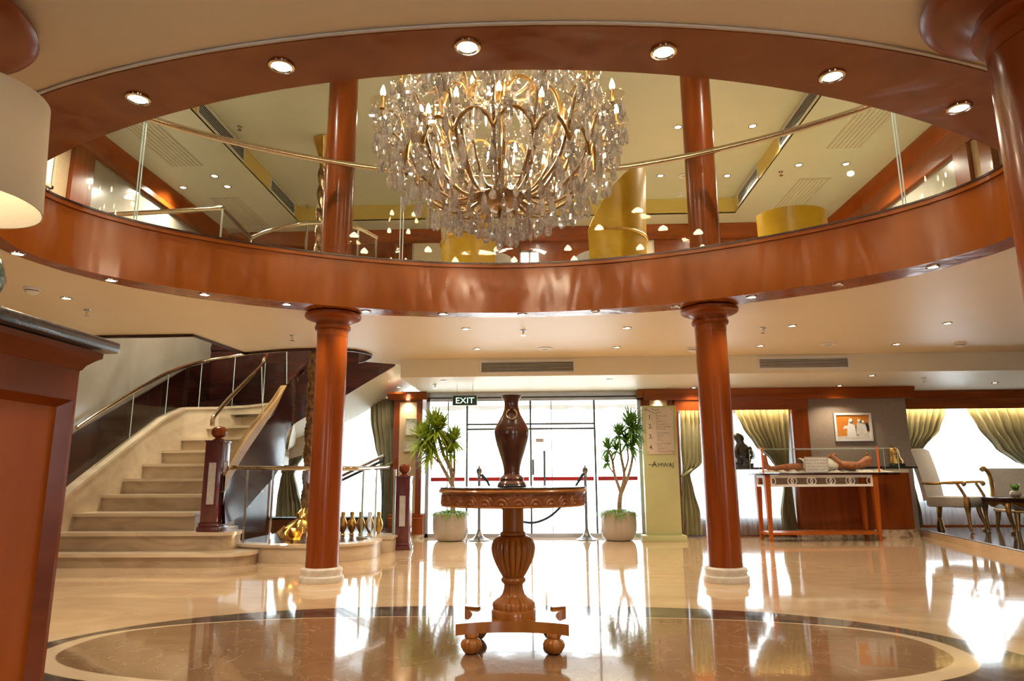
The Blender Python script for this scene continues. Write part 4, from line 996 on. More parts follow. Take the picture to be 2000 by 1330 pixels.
cpart('foot_ring',BLK,va,lambda mb: mb.lathe([(hw(28.5,950),.0),(hw(29,950),.006),(hw(27,950),.012)],48))
cpart('ring_handle',GOLD,va,lambda mb: mb.tube([(.028*cos(a)+.003,-.060+.012*sin(a),(952-812)*VS+.028*sin(a)) for a in [2*PI*i/28 for i in range(28)]],.0032,8,closed=True))
cpart('handle_boss',BWOOD,va,lambda mb: mb.sph((.003,-.048,(952-800)*VS),.012))

# ------------------------------------------------------------------ potted trees
def blade(mb,base,dirv,L,w,droop,n=5):
    d=Vector(dirv).normalized(); side=d.cross(Vector((0,0,1)));
    if side.length<.05: side=Vector((1,0,0))
    side.normalize(); A=[];B=[]
    p=Vector(base)
    for i in range(n+1):
        t=i/n; wd=w*(1-t**2.6)*(.6+.8*min(1,t*3))*.5; q=p+d*(L*t)+Vector((0,0,-droop*L*t*t))
        A.append(mb.v(q-side*wd)); B.append(mb.v(q+side*wd))
    for i in range(n): mb.face((A[i],B[i],B[i+1],A[i+1]))
def rosette(mb,c,dirv,n,L,w,r):
    d0=Vector(dirv).normalized(); a=d0.orthogonal().normalized(); b=d0.cross(a)
    for k in range(n):
        t=(k+.5)/n; phi=k*2.399+r.random()*.3; th=R(12+98*t**.9)
        d=d0*cos(th)+(a*cos(phi)+b*sin(phi))*sin(th); blade(mb,Vector(c)-d0*.03*t,d,L*r.uniform(.8,1.1),w,.12+.45*max(0,t-.4))
def tree(loc,lab,potc,branches,heads,lm,seed,potr=.245,poth=.37,lean=0,up=1):
    def ln(p): q=max(0,p[2]-.55); return (p[0]+lean*q,p[1],.55+q*up if p[2]>.55 else p[2])
    branches={k_:([ln(p) for p in v_[0]],v_[1]) for k_,v_ in branches.items()}; heads=[(ln(h[0]),)+tuple(h[1:]) for h in heads]
    r=random.Random(seed); t=thing('potted_tree',lab,'potted plant',loc)
    k=potr/.245; s=poth/.37
    cpart('pot',POT,t,lambda mb: mb.lathe([(.13*k,0),(.185*k,.008*s),(.222*k,.05*s),(.24*k,.12*s),(.246*k,.22*s),(.242*k,.32*s),(.236*k,.37*s),(.222*k,.37*s),(.226*k,.30*s),(.2*k,.29*s)],56))
    cpart('soil',SOIL,t,lambda mb: mb.lathe([(.226*k,.315*s),(.12,.325*s),(.002,.33*s)],32,cap=False))
    for nm,(pts,ra) in branches.items():
        P=smooth_path(pts,5); cpart('trunk' if nm==0 else 'branch',BARK,t,lambda mb: mb.tube(P,[ra[0]+(ra[1]-ra[0])*i/(len(P)-1) for i in range(len(P))],9))
    for c,d,n,L in heads: cpart('leaf_rosette',lm,t,lambda mb: rosette(mb,c,d,int(n*1.8),L*1.32,.026,r))
    def under(mb):
        for _ in range(260):
            a=r.uniform(0,2*PI); q=r.uniform(.02,.20)*k; e=r.uniform(.15,1.0); blade(mb,(q*cos(a),q*sin(a),.33*s),(cos(a)*(.25+q*3),sin(a)*(.25+q*3),e+.3),r.uniform(.18,.30),.017,.85)
    cpart('underplanting',LEAF2,t,under)
    return t
pL=atZ(877,1058,0)
tree((pL.x,9.60,0),'taupe pot with yellow-green dragon tree left of the doors, under the exit sign','p',
 {0:([(.02,0,.3),(.03,0,.55),(.05,0,.74)],(.036,.03)),1:([(.05,0,.70),(-.02,0,.88),(-.09,0,1.06),(-.11,0,1.22)],(.026,.018)),2:([(.05,0,.72),(.06,-.02,.9),(.0,-.03,1.1),(-.04,0,1.36)],(.026,.018)),3:([(.05,0,.72),(.11,0,.9),(.14,.02,1.08),(.17,.02,1.24)],(.02,.012)),4:([(.1,0,.88),(.04,.04,1.05),(.04,.05,1.2)],(.014,.01)),5:([(-.09,0,1.0),(-.18,0,1.1)],(.014,.01))},
 [((-.06,0,1.44),(-.1,-.1,1),85,.26),((-.22,-.02,1.30),(-.35,-.1,1),80,.25),((.0,-.03,1.42),(.15,-.2,1),70,.24),((.18,.02,1.28),(.35,0,1),60,.2),((.05,.05,1.22),(.1,0,1),45,.18),((-.2,0,1.1),(-.6,0,.5),40,.2),((.10,-.02,1.12),(.2,-.3,1),35,.17),((-.15,-.04,1.22),(-.2,-.4,.7),50,.2)],LEAF,3,lean=-.20,up=1.10)
pR=atZ(1211,1057,0)
tree((pR.x,9.60,0),'taupe pot with sparser dark green dragon tree right of the doors, beside the green sign','p',
 {0:([(.02,0,.3),(.03,0,.5),(.06,0,.66)],(.034,.028)),1:([(.05,0,.62),(-.03,0,.85),(-.06,0,1.04),(-.12,0,1.18)],(.022,.013)),2:([(.06,0,.64),(.10,0,.85),(.06,0,1.1),(.04,0,1.36)],(.024,.014)),3:([(.06,0,.62),(.16,0,.85),(.22,0,1.12),(.20,0,1.45)],(.022,.014)),4:([(.09,0,.85),(.16,.03,1.05),(.14,.03,1.26)],(.015,.01)),5:([(-.06,0,1.0),(.0,0,1.16)],(.011,.008)),6:([(-.03,0,.85),(-.14,0,1.0)],(.01,.007))},
 [((.20,0,1.50),(.1,-.1,1),62,.23),((.24,-.03,1.40),(.5,-.1,.8),40,.2),((.04,0,1.38),(0,-.2,1),42,.18),((-.12,0,1.20),(-.4,0,1),34,.16),((.14,.03,1.28),(.1,0,1),34,.17),((.0,0,1.18),(0,-.1,1),26,.13),((-.14,0,1.02),(-.6,0,.8),20,.12),((.22,0,1.22),(.8,0,.6),30,.17)],LEAF2,5,lean=.02,up=1.04)

# ------------------------------------------------------------------ stanchions
def stanchion(loc,lab):
    t=thing('stanchion',lab,'barrier post',loc)
    cpart('base',DCHR,t,lambda mb: mb.lathe([(.145,0),(.146,.008),(.12,.018),(.075,.040),(.045,.075),(.028,.12),(.024,.14)],36))
    cpart('pole',DCHR,t,lambda mb: mb.lathe([(.020,.12),(.020,.86)],20))
    cpart('crown',DCHR,t,lambda mb: mb.lathe([(.020,.84),(.030,.85),(.022,.865),(.026,.88),(.042,.92),(.040,.945),(.02,.962),(.012,.97),(.012,.985),(.004,1.0)],24,fn=lambda r,z,a:r*(1+(.06*cos(8*a) if .88<z<.95 else 0))))
    return t
s1=atZ(935,1056,0); s2=atZ(1146,1054,0)
stanchion((s1.x,9.62,0),'chrome crowned stanchion near the left potted tree'); stanchion((s2.x,9.66,0),'chrome crowned stanchion near the right potted tree')
t=thing('barrier_rope','dark velvet rope with steel hooks slung between the two stanchions','rope',((s1.x+s2.x)/2,9.6,.4))
a=atY(952,940,9.6); b=atY(1130,940,9.6)
mid=[atY(p[0],p[1],9.6) for p in ((952,940),(967,975),(988,1000),(1010,1015),(1040,1021),(1070,1011),(1095,990),(1115,965),(1130,940))]
part('rope',NAVY,t,lambda mb: mb.tube(smooth_path(mid,5),.016,10))
for p,q in ((mid[0],(s1.x+.03,9.62,.875)),(mid[-1],(s2.x-.03,9.66,.875))): part('hook',NAVY,t,lambda mb: mb.tube([p,Vector(q)],.02,10))

# ------------------------------------------------------------------ green directory sign
gy=9.45
a=atY(1252,1056,gy); b=atY(1338,1056,gy); c1=atY(1258,793,gy); c2_=atY(1322,793,gy)
sx0=atY(1263,1040,gy).x; sx1=atY(1331,1040,gy).x; gw=(sx1-sx0)
sg=thing('directory_sign','free-standing pistachio green directory sign with deck numbers and logo','sign',((sx0+sx1)/2,gy,0))
cpart('plinth',GREENP,sg,lambda mb: (mb.box((-gw*.62,-.10,0),(gw*.62,.18,.075),.004)))
gh=c1.z
cpart('panel',GREENP,sg,lambda mb: mb.box((-gw/2,-.04,.075),(gw/2,.10,gh),.004))
def lz(y): return atY(1290,y,gy).z
dp=cpart('directory_plate',PLATE,sg,lambda mb: mb.box((-gw*.40,-.052,lz(887)),(gw*.40,-.042,lz(797)),.002))
for n_,y in (('1.',819),('2.',837),('3.',857),('4.',878)): text_mesh(n_,.085,INK,'deck_number',dp,(-gw*.27,-.053,lz(y)),align='CENTER',ext=.0008)
lines=[('Restaurant',813),('Spa',818),('Cabins 1',823.5),('Reception',829),('Royal Lounge',834),('Boutique',838.5),('Mashrabeya',846),('Library',850.5),('Gym',855),('Cabins',860),('Sun Deck Bar',867),('Pool',871.5),('Cabins 4',876.5),('Panorama Deck',882)]
for s_,y in lines: text_mesh(s_,.034,INK2,'deck_text',dp,(-gw*.10,-.053,lz(y+1.2)),align='LEFT',ext=.0006)
for dx in (-.36,.36):
    for y in (800,884):
        if dx<0 and y==800: continue
        cpart('screw',AGOLD,dp,lambda mb: mb.tube([(dx*gw,-.056,lz(y)),(dx*gw,-.05,lz(y))],.007,10))
def sw(mb):
    q=[(-.46,.0),(-.40,-.012),(-.34,.004),(-.36,.02),(-.41,.012),(-.38,-.01),(-.28,-.022),(-.2,-.045),(-.1,-.055),(0,-.04),(.04,-.028)]
    mb.tube([(u*gw,-.054,lz(800)+v) for u,v in q],.0028,6); mb.tube([(u*gw,-.054,lz(800)+v) for u,v in ((-.22,.012),(-.16,-.01),(-.08,-.018),(-.01,-.004),(.0,.012))],.0028,6)
cpart('swirl_motif',INK,dp,sw)
text_mesh('A',.105,INK,'logo_text',sg,(-gw*.20,-.0425,lz(912)),ext=.002); text_mesh('MWAJ',.075,INK,'logo_text',sg,(gw*.13,-.0425,lz(912)),ext=.002,sx=1.05)
cpart('logo_stroke',INK,sg,lambda mb: mb.box((-gw*.38,-.044,lz(908)),(-gw*.16,-.041,lz(907))))

# ------------------------------------------------------------------ curtains
def curtain(lab,y,ztop_,zbot,left,right,folds,ztie=None,amp=.03,grp='olive tied-back curtains',mat=VELV,seed=1,name='curtain'):
    """left/right: edges as lists (z,x) from the top down"""
    r=random.Random(seed); t=thing(name,lab,'curtain',((left[0][1]+right[0][1])/2,y,zbot),group=grp)
    def interp(E,z):
        E=sorted(E,reverse=True)
        for (z0,x0),(z1,x1) in zip(E[:-1],E[1:]):
            if z<=z0 and z>=z1:
                f=(z0-z)/(z0-z1) if z0>z1 else 0; f=f*f*(3-2*f)*.5+f*.5; return x0+(x1-x0)*f
        return E[-1][1] if z<E[-1][0] else E[0][1]
    NU=folds*8; NV=44; rows=[]; ph=[r.uniform(-.5,.5) for _ in range(folds+2)]
    for j in range(NV+1):
        z=ztop_+(zbot-ztop_)*j/NV; xl=interp(left,z); xr=interp(right,z); row=[]; w=xr-xl
        for i in range(NU+1):
            u=i/NU; f=u*folds; k=int(f); g=amp*(.35+.65*min(1,abs(w)/.35)); d=sin(2*PI*f+ph[min(k,folds)]*.8+.5*sin(z*2+k))
            uu=u+.012*sin(4*PI*f); row.append((xl+w*min(1,max(0,uu)),y+g*d+.006*sin(13*u+z*7),z))
        rows.append(row)
    part('drape',mat,t,lambda mb: mb.ribbon(rows,(0,.006,0)),ang=80)
    if ztie:
        xl=interp(left,ztie); xr=interp(right,ztie)
        part('tieback',mat,t,lambda mb: mb.tube([((xl+xr)/2+((xr-xl)/2+.01)*cos(a),y+.045*sin(a),ztie+(.05*cos(a))) for a in [2*PI*i/20 for i in range(20)]],.018,8,closed=True,flat=(1,1)))
    return t
def cz(px,Y): p=atY(px[0],px[1],Y); return (p.z,p.x)
Yc=10.045
curtain('olive curtain beside the green sign, tied back to its left',Yc,1.78,.03,[cz(p,Yc) for p in((1328,805),(1330,870),(1333,905),(1332,960),(1328,1000),(1327,1044))],[cz(p,Yc) for p in((1372,805),(1373,850),(1372,905),(1348,926),(1356,960),(1368,1000),(1371,1044))],5,atY(1345,923,Yc).z,seed=2)
curtain('olive curtain sweeping right behind the glass display case',Yc,1.78,.03,[cz(p,Yc) for p in((1436,805),(1450,835),(1475,870),(1505,898),(1522,920),(1530,950),(1525,1000),(1530,1040))],[cz(p,Yc) for p in((1541,805),(1541,850),(1541,900),(1540,920),(1546,950),(1553,1000),(1560,1040))],9,atY(1532,922,Yc).z,seed=3)
Yl=10.68
curtain('olive curtain in the lounge behind the grey tall-backed armchair',Yl,1.84,.10,[cz(p,Yl) for p in((1760,800),(1762,850),(1765,900),(1768,960),(1782,1010),(1790,1024))],[cz(p,Yl) for p in((1848,800),(1835,840),(1805,875),(1776,896),(1780,930),(1792,970),(1800,1000),(1803,1024))],7,atY(1768,897,Yl).z,seed=4)
curtain('olive curtain in the lounge at the right edge, above the cream settee',Yl,1.84,.10,[cz(p,Yl) for p in((1888,800),(1910,835),(1945,875),(1980,900),(2010,912),(2010,960),(2000,1020))],[cz(p,Yl) for p in((2060,800),(2060,860),(2060,905),(2060,1020))],9,None,seed=5)
Yw=10.30
curtain('olive curtain left of the staircase column, under the stairs',Yw,1.42,.28,[cz(p,Yw) for p in((563,862),(558,895),(552,915),(546,940),(540,975),(537,1006))],[cz(p,Yw) for p in((604,855),(594,890),(580,912),(575,925),(583,960),(590,985),(592,1006))],6,atY(567,915,Yw).z,seed=6)
curtain('olive curtain beside the pilaster with two pictures',Yw,2.02,.06,[cz(p,Yw) for p in((724,775),(724,820),(732,870),(741,905),(745,960),(745,1010))],[cz(p,Yw) for p in((774,770),(774,850),(773,905),(771,960),(772,1010))],6,atY(757,908,Yw).z,seed=7)
# sheers
def sheer_c(lab,y,x0,x1,z0,z1,f):
    t=thing('sheer_curtain',lab,'curtain',((x0+x1)/2,y,z0),group='white sheers')
    part('voile',SHEER,t,lambda mb: mb.grid([[(x0+(x1-x0)*i/(f*8),y+.018*sin(2*PI*i/8)+.008*sin(i*.37),z) for i in range(f*8+1)] for z in (z0,(z0+z1)/2,z1)]),ang=80)
sheer_c('white sheer curtain behind the olive pair and the display table',10.10,2.0,3.78,.02,1.78,26)
sheer_c('white sheer curtain across the lounge window',10.80,5.26,9.2,.10,1.86,50)
sheer_c('white sheer curtain in the window under the stairs',10.36,-4.05,-2.2,.27,1.98,24)

# ------------------------------------------------------------------ pictures
def picture(lab,px,Y,frame,fw,inner,content=None,art=None):
    P=[atY(x,y,Y) for x,y in px]; x0=(P[0].x+P[3].x)/2; x1=(P[1].x+P[2].x)/2; z0=(P[2].z+P[3].z)/2; z1=(P[0].z+P[1].z)/2
    t=thing('framed_picture',lab,'picture',((x0+x1)/2,Y,(z0+z1)/2)); w=(x1-x0)/2; h=(z1-z0)/2
    mb=MB()
    for a,b in (((-w,-.025,-h),(w,0,-h+fw)),((-w,-.025,h-fw),(w,0,h)),((-w,-.025,-h+fw),(-w+fw,0,h-fw)),((w-fw,-.025,-h+fw),(w,0,h-fw))): mb.box(a,b)
    mb.obj('frame',frame,t); MB().box((-w+fw,-.010,-h+fw),(w-fw,-.001,h-fw)).obj('artwork',inner,t)
    if art: art(t,w-fw,h-fw)
    return t
def art_fig(t,w,h):
    def fig(x,z,s,mat,y=-.0105):
        mb=MB(); mb.prismY([(x-.16*s,z),(x+.16*s,z),(x+.13*s,z+.35*s),(x+.08*s,z+.52*s),(x-.08*s,z+.52*s),(x-.13*s,z+.35*s)],y-.001,y); mb.lathe([(.001,0),(.055*s,.02*s),(.07*s,.07*s),(.05*s,.13*s),(.001,.15*s)],10,c=(x,y,z+.50*s)); mb.obj('painted_figure',mat,t)
    MB().prismY([(-w,-h),(w,-h),(w,-h*.45),(w*.3,-h*.55),(-w*.3,-h*.75),(-w,-h*.8)],-.0108,-.0102).obj('painted_ground',CLOTH,t)
    fig(-w*.12,-h*.86,h*2.45,WHITE,-.0115); fig(w*.40,-h*.62,h*2.0,CLOTH,-.0115); fig(w*.64,-h*.55,h*1.7,WHITE,-.0113); fig(w*.16,-h*.72,h*1.4,GREYW,-.0113); fig(w*.86,-h*.35,h*1.1,NAVY,-.0112)
    MB().prismY([(-w*.62,-h*.15),(-w*.25,-h*.12),(-w*.25,h*.1),(-w*.5,h*.12)],-.0112,-.0102).obj('painted_cart',WHITE,t)
picture('white framed orange painting of robed figures on the grey wall panel',[(1627,807),(1700,806),(1704,861),(1631,862)],10.055,WHITE,.032,PAINT,art=art_fig)
def sketch(seed):
    def f(t,w,h):
        r=random.Random(seed); mb=MB()
        for _ in range(16):
            a=r.uniform(-w*.7,w*.7); b=r.uniform(-h*.7,h*.7); c=a+r.uniform(-.04,.04); d=b+r.uniform(-.03,.03); mb.tube([(a,-.011,b),((a+c)/2+.01,-.011,(b+d)/2+.01),(c,-.011,d)],.0022,5)
        mb.obj('ink_lines',INK2,t)
    return f
picture('small upright framed sketch on the beige pilaster, the upper of two',[(793,817),(815,817),(814,850),(792,850)],9.992,GRILLE,.010,WHITE,art=sketch(3))
picture('small wide framed sketch on the beige pilaster, the lower of two',[(788,857),(817,857),(817,882),(788,882)],9.992,GRILLE,.010,PLATE,art=sketch(5))
# framed pictures on the upstairs side walls
def wallpic(lab,px0,px1,py,zc,hh,X,s):
    a=atX(px0,py,X).y; b=atX(px1,py,X).y; a,b=min(a,b),max(a,b); t=thing('wall_picture',lab,'picture',(X,(a+b)/2,zc)); d=(b-a)/2
    mb=MB(); x0,x1=sorted((0,s*.03))
    for p,q in (((x0,-d,-hh),(x1,d,-hh+.03)),((x0,-d,hh-.03),(x1,d,hh)),((x0,-d,-hh),(x1,-d+.03,hh)),((x0,d-.03,-hh),(x1,d,hh))): mb.box(p,q)
    mb.obj('frame',GRILLE,t); x0,x1=sorted((s*.001,s*.015)); MB().box((x0,-d+.03,-hh+.03),(x1,d-.03,hh-.03)).obj('artwork',WHITE,t)
wallpic('cream picture on the upstairs left wall beside the white lampshade',40,104,330,atX(90,315,-5.08).z+.1,.36,-5.079,1)
wallpic('pale framed picture low on the upstairs right wall beyond the glass',1742,1772,400,3.35,.30,4.619,-1)

# ------------------------------------------------------------------ counter, console, glass case
ct=thing('sideboard','mahogany sideboard with long black top and marble plinth behind the display table','sideboard',(4.5,9.95,0))
zt=atY(1600,912,9.95).z
cxl=atY(1437,912,9.9).x-.25; cxr=atY(1784,912,9.9).x
part('top',GRANITE,ct,lambda mb: mb.box((cxl,9.785,zt-.03),(cxr,10.0,zt),.004))
bl=atY(1560,960,9.85).x; br=atY(1776,960,9.85).x
part('body',MAH,ct,lambda mb: mb.box((bl,9.81,.11),(br,9.995,zt-.085)))
part('cream_band',CREAM2,ct,lambda mb: mb.box((bl,9.805,zt-.085),(br,9.995,zt-.03)))
part('marble_plinth',MOTT,ct,lambda mb: mb.box((bl-.02,9.79,0),(br+.04,9.995,.11)))
part('end_support',MAH,ct,lambda mb: mb.box((cxl+.02,9.80,0),(cxl+.06,9.99,zt-.03)))
# console table with fretwork frieze
ang=R(3)
A=atZ(1507,1058.5,0); cns=thing('console_table','slim console table with white ring fretwork frieze and orange wooden legs','table',(A.x+.0,A.y,0),ang)
CL=1.41; CD=.33; zc=.868
def taper(mb,x,y):
    for z0,z1,w0,w1 in ((0,.62,.018,.034),):
        V=[mb.v((x+dx*w0,y+dy*w0,z0)) for dx,dy in ((-1,-1),(1,-1),(1,1),(-1,1))]+[mb.v((x+dx*w1,y+dy*w1,z1)) for dx,dy in ((-1,-1),(1,-1),(1,1),(-1,1))]
        for f in ((3,2,1,0),(4,5,6,7),(0,1,5,4),(1,2,6,5),(2,3,7,6),(3,0,4,7)): mb.face([V[i] for i in f])
    mb.box((x-.034,y-.034,.62),(x+.034,y+.034,zc-.025))
for x in (0,CL):
    for y in (0,CD): cpart('leg',ORWOOD,cns,lambda mb: taper(mb,x,y))
cpart('table_top',DMAH,cns,lambda mb: mb.box((-.10,-.06,zc-.025),(CL+.08,CD+.06,zc),.004))
cpart('shelf',ORWOOD,cns,lambda mb: mb.box((-.02,-.02,.085),(CL+.02,CD+.02,.115)))
def frieze(mb,L):
    mb.box((.034,-.03,zc-.06),(L-.034,-.01,zc-.026)); mb.box((.034,-.03,zc-.175),(L-.034,-.01,zc-.145)); mb.box((.034,-.03,zc-.145),(.055,-.01,zc-.06)); mb.box((L-.055,-.03,zc-.145),(L-.034,-.01,zc-.06))
cpart('frieze',WHITE,cns,lambda mb: frieze(mb,CL))
for k in range(6):
    x=.07+(CL-.14)*k/5
    for dx in ((-.022,.022) if 0<k<5 else ((.0,))):
        cpart('fret_ring',WHITE,cns,lambda mb: mb.tube([(x+dx+.036*cos(a),-.02,zc-.1025+.042*sin(a)) for a in [2*PI*i/24 for i in range(24)]],.006,6,closed=True))
cpart('side_frieze',WHITE,cns,lambda mb: (mb.box((-.03,.034,zc-.06),(-.01,CD-.034,zc-.026)),mb.box((-.03,.034,zc-.175),(-.01,CD-.034,zc-.145)),mb.box((-.03,.034,zc-.145),(-.01,.07,zc-.06)),mb.box((-.03,CD-.07,zc-.145),(-.01,CD-.034,zc-.06))))
cpart('rear_frieze',GREYW,cns,lambda mb: mb.box((.034,CD-.01,zc-.175),(CL-.034,CD+.01,zc-.026)))
# display case
cx0=-.10; cx1=1.74; cy0=-.04; cy1=.30; zb=zc+.001; zh=.315
case=thing('display_case','long clear glass display case holding the mummy, with orange strips at the corners','display case',cns.location+Vector((0,0,zb)),ang)
def cas(mb):
    for a,b in (((cx0,cy0,0),(cx1,cy0,0)),((cx1,cy0,0),(cx1,cy1,0)),((cx1,cy1,0),(cx0,cy1,0)),((cx0,cy1,0),(cx0,cy0,0))):
        mb.grid([[a,b],[(a[0],a[1],zh),(b[0],b[1],zh)]])
    mb.grid([[(cx0,cy0,zh),(cx1,cy0,zh)],[(cx0,cy1,zh),(cx1,cy1,zh)]])
cpart('glass_box',CASEG,case,cas)
cpart('glass_edges',EDGEG,case,lambda mb: (mb.box((cx0,cy0-.003,zh-.003),(cx1,cy0+.003,zh+.003)),mb.box((cx0,cy1-.003,zh-.003),(cx1,cy1+.003,zh+.003)),mb.box((cx0-.003,cy0,0),(cx0+.003,cy0+.006,zh)),mb.box((cx1-.003,cy0,0),(cx1+.003,cy0+.006,zh)),mb.box((cx0-.003,cy1-.006,0),(cx0+.003,cy1,zh)),mb.box((cx1-.003,cy1-.006,0),(cx1+.003,cy1,zh))))
for x in (-.055,1.47): cpart('orange_strip',ORACR,case,lambda mb: mb.box((x-.012,cy0-.008,0),(x+.012,cy0-.003,zh+.02)))
cpart('base_plate',DMAH,case,lambda mb: mb.box((1.58,cy0,-.03),(cx1,cy1,-.0005)))
nt_=thing('notice_card','white printed notice card leaning inside the front of the display case','notice',case.location+Matrix.Rotation(ang,3,'Z')@Vector((.665,-.01,.006)),ang)
cpart('card',WHITE,nt_,lambda mb: mb.box((-.15,-.004,0),(.15,.0,.195)))
cpart('card_border',GRILLE,nt_,lambda mb: (mb.box((-.155,-.006,0),(-.143,0.002,.20)),mb.box((.143,-.006,0),(.155,.002,.20)),mb.box((-.155,-.006,.192),(.155,.002,.202))))
for k,(s_,z) in enumerate((('THIS MUMMY IS NOT',.145),('REAL. IT IS MADE',.105),('FOR DECORATION',.065),('ORIGINAL COPY',.028))): text_mesh(s_,.036,INK2,'printed_line',nt_,(0,-.0045,z),ext=.0004)
# cloth bedding and mummy
bed=thing('linen_bedding','crumpled white linen laid on the floor of the display case','cloth',case.location+Vector((0,0,.002)),ang)
def bedf(mb):
    r=random.Random(4); rows=[]
    for j in range(9):
        row=[]
        for i in range(61):
            u=i/60; e=min(u,1-u,j/8,1-j/8); row.append((cx0+.03+(cx1-cx0-.06)*u,cy0+.03+(cy1-cy0-.06)*j/8,.001+(min(1,e*12))*(.022+.016*sin(i*1.3+j)+.010*r.random())))
        rows.append(row)
    mb.grid(rows)
cpart('linen',CLOTH,bed,bedf,ang=80)
mm=thing('mummy','brown replica mummy lying on its back wrapped in white cloth inside the glass case','mummy',case.location+Matrix.Rotation(ang,3,'Z')@Vector((0,.13,.045)),ang)
def skin(nm,mat,par,V,E,rad,sub=2):
    me=bpy.data.meshes.new(nm); me.from_pydata(V,E,[]); me.materials.append(mat); o=link(nm,me,par)
    md_=o.modifiers.new('s','SKIN'); md_.use_smooth_shade=True; s2_=o.modifiers.new('u','SUBSURF'); s2_.levels=sub; s2_.render_levels=sub
    me.skin_vertices  # layer exists after the modifier
    for i,r_ in enumerate(rad): me.skin_vertices[0].data[i].radius=r_ if isinstance(r_,tuple) else (r_,r_)
    me.skin_vertices[0].data[0].use_root=True
    dg=bpy.context.evaluated_depsgraph_get(); dg.update(); nm_=bpy.data.meshes.new_from_object(o.evaluated_get(dg)); o.modifiers.clear(); o.data=nm_
    for p in nm_.polygons: p.use_smooth=True
    return o
def _mv(L): return [(x,y*1.15,z*(1.75 if z>.06 else 1.15)) for x,y,z in L]
V=[(.80,0,.03),(1.0,0,.035),(1.18,0,.045),(1.27,0,.045),(1.33,0,.05),(1.42,0,.065),(1.48,0,.062),
   (.62,-.05,.025),(.36,-.045,.03),(.10,-.04,.012),(.045,-.04,.05),(.03,-.04,.115),
   (.62,.05,.025),(.36,.045,.03),(.10,.04,.012),(.045,.04,.05),(.03,.04,.115),
   (1.17,-.11,.035),(1.0,-.14,.05),(.93,-.05,.095),(.99,.03,.105),
   (1.17,.11,.035),(1.0,.14,.05),(.93,.06,.095),(1.0,-.02,.115)]
V=_mv(V)
E_=[(0,1),(1,2),(2,3),(3,4),(4,5),(5,6),(0,7),(7,8),(8,9),(9,10),(10,11),(0,12),(12,13),(13,14),(14,15),(15,16),(2,17),(17,18),(18,19),(19,20),(2,21),(21,22),(22,23),(23,24)]
rad=[(.09,.075),(.085,.07),(.10,.08),.045,.05,.085,.065,.062,.048,.030,.028,.020,.062,.048,.030,.028,.020,.044,.034,.028,.020,.044,.034,.028,.020]
skin('body',SKIN,mm,V,E_,rad)
cpart('face',SKIN,mm,lambda mb: (mb.sph((1.42,0,.20),.014,(1.6,.8,1.0),10,8),mb.sph((1.45,-.03,.185),.011,(1,1,.6),8,6),mb.sph((1.45,.03,.185),.011,(1,1,.6),8,6),mb.sph((1.385,0,.185),.016,(.5,1.4,.5),8,6)))
def wrap(mb):
    rows=[]
    for j in range(24):
        x=.50+.46*j/23; w=.125+.03*sin(j*.9)*.3; h=.108+.012*sin(j*1.7); rows.append([(x+.01*sin(k),w*cos(2*PI*k/20),.035+h*sin(2*PI*k/20)*(1.0 if sin(2*PI*k/20)>0 else .5)) for k in range(20)])
    mb.grid(rows,closed=True)
cpart('linen_wrap',CLOTH,mm,wrap,ang=80)
# statues on the sideboard
S1=atY(1452,912,9.86)
t=thing('statue','black stone kneeling figure statue at the left end of the sideboard','statue',(S1.x,9.885,zt))
cpart('plinth',BLK,t,lambda mb: mb.box((-.12,-.085,0),(.13,.085,.055),.004))
def statue(mb):
    def loft(S): mb.grid([[(x+rx_*cos(2*PI*k/24),y+ry_*sin(2*PI*k/24),z) for k in range(24)] for x,y,z,rx_,ry_ in S],closed=True)
    loft([(0,0,.055,.11,.08),(0.01,0,.10,.11,.08),(0.01,0,.15,.105,.08),(.015,0,.20,.10,.075),(.01,0,.26,.095,.065),(0,0,.30,.09,.055),(-.01,0,.33,.06,.05),(-.02,0,.36,.055,.05),(-.03,0,.40,.075,.055),(-.035,0,.44,.07,.055),(-.04,0,.47,.045,.04),(-.04,0,.485,.005,.005)])
    mb.tube(smooth_path([(.09,-.05,.28),(.12,-.07,.20),(.125,-.085,.14),(.06,-.09,.13)],5),[.028]*15+[.024],9)
    mb.tube(smooth_path([(-.08,-.05,.28),(-.10,-.07,.20),(-.09,-.085,.14),(-.03,-.09,.13)],5),[.028]*15+[.024],9)
    mb.sph((-.04,-.05,.405),.016,(1,1,1.2),10,8); mb.sph((.05,-.07,.09),.045,(1.2,.8,1),12,8); mb.sph((-.05,-.07,.09),.045,(1.2,.8,1),12,8)
cpart('figure',BLK,t,statue,ang=60)
S2=atY(1752,912,9.86)
t=thing('bust','gilded pharaoh-style headdress bust at the right end of the sideboard','statue',(S2.x,9.885,zt))
cpart('plinth',BLK,t,lambda mb: mb.box((-.07,-.06,0),(.10,.06,.04),.003))
def bust(mb):
    mb.grid([[(x+a*cos(2*PI*k/24),b*sin(2*PI*k/24),z) for k in range(24)] for x,z,a,b in ((.01,.04,.085,.06),(.01,.08,.095,.06),(.0,.12,.07,.055),(-.005,.16,.065,.055),(-.01,.20,.068,.06),(-.015,.24,.058,.055),(-.02,.265,.035,.035),(-.02,.275,.004,.004))],closed=True)
    mb.sph((-.015,-.045,.19),.034,(.9,.7,1.15),14,10); mb.sph((-.015,-.072,.187),.007,(.8,1,1.4),8,6); mb.tube([(-.015,-.065,.15),(-.015,-.07,.12)],.006,6); mb.tube([(-.02,-.05,.245),(-.02,-.062,.262)],.006,6)
cpart('figure',GOLD,t,bust,ang=60)

